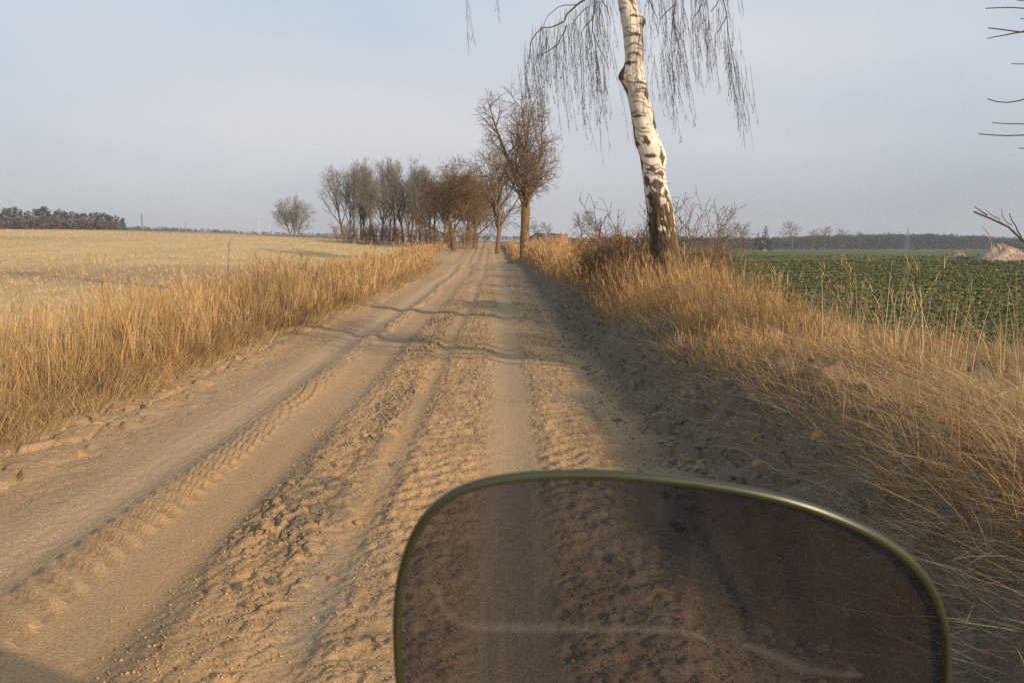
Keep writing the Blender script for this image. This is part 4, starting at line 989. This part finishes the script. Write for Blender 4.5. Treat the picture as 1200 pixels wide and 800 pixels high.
for i in range(n): F3.append(((K - 1) * n + i, (K - 1) * n + (i + 1) % n, K * n))
screen = link('windscreen', mesh_np('windscreen', v, [A3(F4), A3(F3)], M_screen, smooth=True), mc)
md = screen.modifiers.new('thickness', 'SOLIDIFY'); md.thickness = .004; md.offset = 0
# moulded trim: rounded U section round the edge
rc = np.concatenate([ring, ring[:1]]) - np.array(MO)
rim = []
T = np.gradient(np.concatenate([ring[-1:], ring, ring[:1]]), axis=0)[1:-1]; T /= np.linalg.norm(T, axis=1, keepdims=True)
Nn = np.stack([.7 * (ring[:, 0] - XC), np.ones(n), .55 * np.ones(n)], -1); Nn /= np.linalg.norm(Nn, axis=1, keepdims=True)
Bn = np.cross(T, Nn); Bn /= np.linalg.norm(Bn, axis=1, keepdims=True)
if ((ring - cen) * Bn).sum() < 0: Bn = -Bn
sec = [(math.cos(a) * .0050, math.sin(a) * .0050 * (1.15)) for a in np.linspace(0, 2 * math.pi, 13)[:-1]]
Vr = np.stack([ring + Bn * a + Nn * b for a, b in sec], 1) - np.array(MO)
ns = len(sec); i = np.arange(n)[:, None]; k = np.arange(ns)[None]
Fq = np.stack([i * ns + k, ((i + 1) % n) * ns + k, ((i + 1) % n) * ns + (k + 1) % ns, i * ns + (k + 1) % ns], -1).reshape(-1, 4)
link('trim', mesh_np('trim', Vr.reshape(-1, 3), [Fq], M_rim, smooth=True), screen)
# pale reflection bands painted onto the screen as faint translucent strips
m_, nt_, out_ = newmat('reflection_paint'); tr = N(nt_, 'ShaderNodeBsdfTransparent'); df = N(nt_, 'ShaderNodeBsdfDiffuse'); df.inputs[0].default_value = (.40, .35, .32, 1)
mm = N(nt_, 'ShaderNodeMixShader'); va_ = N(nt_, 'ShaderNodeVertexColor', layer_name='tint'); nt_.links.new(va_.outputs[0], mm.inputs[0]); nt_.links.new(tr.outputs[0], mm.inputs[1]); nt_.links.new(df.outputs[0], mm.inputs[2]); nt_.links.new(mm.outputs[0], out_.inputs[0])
def painted_reflection(lst, w):
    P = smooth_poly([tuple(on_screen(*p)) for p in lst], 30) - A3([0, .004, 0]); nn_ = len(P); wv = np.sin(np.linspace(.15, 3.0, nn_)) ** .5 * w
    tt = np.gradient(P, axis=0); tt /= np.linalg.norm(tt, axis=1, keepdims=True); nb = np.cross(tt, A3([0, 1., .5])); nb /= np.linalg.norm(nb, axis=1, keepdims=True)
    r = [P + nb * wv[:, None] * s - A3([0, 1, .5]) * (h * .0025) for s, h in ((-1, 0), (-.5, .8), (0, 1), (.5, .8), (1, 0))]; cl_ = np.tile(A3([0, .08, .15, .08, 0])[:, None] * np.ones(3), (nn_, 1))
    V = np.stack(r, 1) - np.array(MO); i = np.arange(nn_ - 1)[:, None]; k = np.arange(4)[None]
    link('painted_reflection', mesh_np('painted_reflection', V.reshape(-1, 3), [np.stack([i * 5 + k, (i + 1) * 5 + k, (i + 1) * 5 + k + 1, i * 5 + k + 1], -1).reshape(-1, 4)], m_, cl_, smooth=True), screen)
painted_reflection([(505, 682), (515, 705), (528, 722), (548, 731), (600, 733), (680, 733), (760, 734), (815, 738), (830, 750)], .0145)
painted_reflection([(868, 752), (900, 763), (940, 780), (975, 786), (1008, 788)], .015)
# the machine below the picture
M_paint = lam('black_paint', (.02, .02, .022), rough=.65, spec=.2); M_chrome = lam('metal', (.12, .12, .12), rough=.55, spec=.3); M_rub = lam('tyre_rubber', (.025, .025, .025), rough=.8)
def part(name, polys, mat, par=mc):
    return tube_obj(name, [([Vector(p) - MO for p in P], r, s) for P, r, s in polys], mat, par)
bx_ = XC
part('handlebar', [([(bx_ - .38, .42, 1.02), (bx_ - .25, .52, 1.03), (bx_ - .08, .66, .96), (bx_ + .08, .66, .96), (bx_ + .25, .52, 1.03), (bx_ + .38, .42, 1.02)], [.012] * 6, 10)], M_paint)
part('headlight', [([(bx_, .80, .86), (bx_, .86, .86), (bx_, .93, .86), (bx_, .95, .86)], [.03, .09, .1, .09], 20)], M_paint)
for s in (-1, 1):
    part('fork', [([(bx_ + s * .1, .70, .94), (bx_ + s * .1, .95, .6), (bx_ + s * .1, 1.16, .32)], [.02, .022, .024], 12)], M_paint)
    part('screen_bracket', [([(bx_ + s * .1, .72, .9), (bx_ + s * .16, .88, .93), (bx_ + s * .18, screen_y(bx_ + s * .18, .97) - .006, .97)], [.008] * 3, 8)], M_paint)
wh = part('wheel', [([(bx_ - .06, 1.16, .32), (bx_ + .06, 1.16, .32)], [.03, .03], 10)], M_chrome)
a = np.linspace(0, 2 * np.pi, 41)
part('tyre', [([(bx_, 1.16 + .27 * math.cos(t), .32 + .27 * math.sin(t)) for t in a], [.055] * 41, 10)], M_rub, wh)
part('rim', [([(bx_, 1.16 + .22 * math.cos(t), .32 + .22 * math.sin(t)) for t in a], [.014] * 41, 8)] + [([(bx_, 1.16, .32), (bx_, 1.16 + .21 * math.cos(t), .32 + .21 * math.sin(t))], [.004, .004], 5) for t in a[:-1:2]], M_chrome, wh)
part('tank', [([(bx_, .45, .82), (bx_, .36, .84), (bx_, .1, .86), (bx_, -.15, .80), (bx_, -.22, .78)], [.04, .13, .16, .11, .05], 20)], M_paint)
part('saddle', [([(bx_, -.2, .78), (bx_, -.35, .77), (bx_, -.7, .8), (bx_, -.85, .84)], [.08, .13, .14, .06], 16)], M_rub)
part('engine', [([(bx_, .45, .45), (bx_, .3, .45), (bx_, -.1, .42), (bx_, -.25, .42)], [.1, .2, .2, .1], 14)], M_chrome)
wr = part('wheel', [([(bx_ - .06, -.35, .32), (bx_ + .06, -.35, .32)], [.03, .03], 10)], M_chrome)
part('tyre', [([(bx_, -.35 + .26 * math.cos(t), .32 + .26 * math.sin(t)) for t in a], [.06] * 41, 10)], M_rub, wr)

# ------------------------------------------------------------------ haze
HZ = 0.00036
bm = bmesh.new(); bmesh.ops.create_cube(bm, size=1)
me = D2.meshes.new('haze'); bm.to_mesh(me); bm.free()
hz = link('haze', me, None, kind='stuff'); hz.scale = (4200, 2300, 64); hz.location = (0, 900, 23)
m_, nt_, out_ = newmat('haze'); pv_ = N(nt_, 'ShaderNodeVolumePrincipled'); pv_.inputs['Density'].default_value = HZ; pv_.inputs['Color'].default_value = (.78, .84, .95, 1); pv_.inputs['Anisotropy'].default_value = .1
nt_.links.new(pv_.outputs[0], out_.inputs['Volume']); me.materials.append(m_)
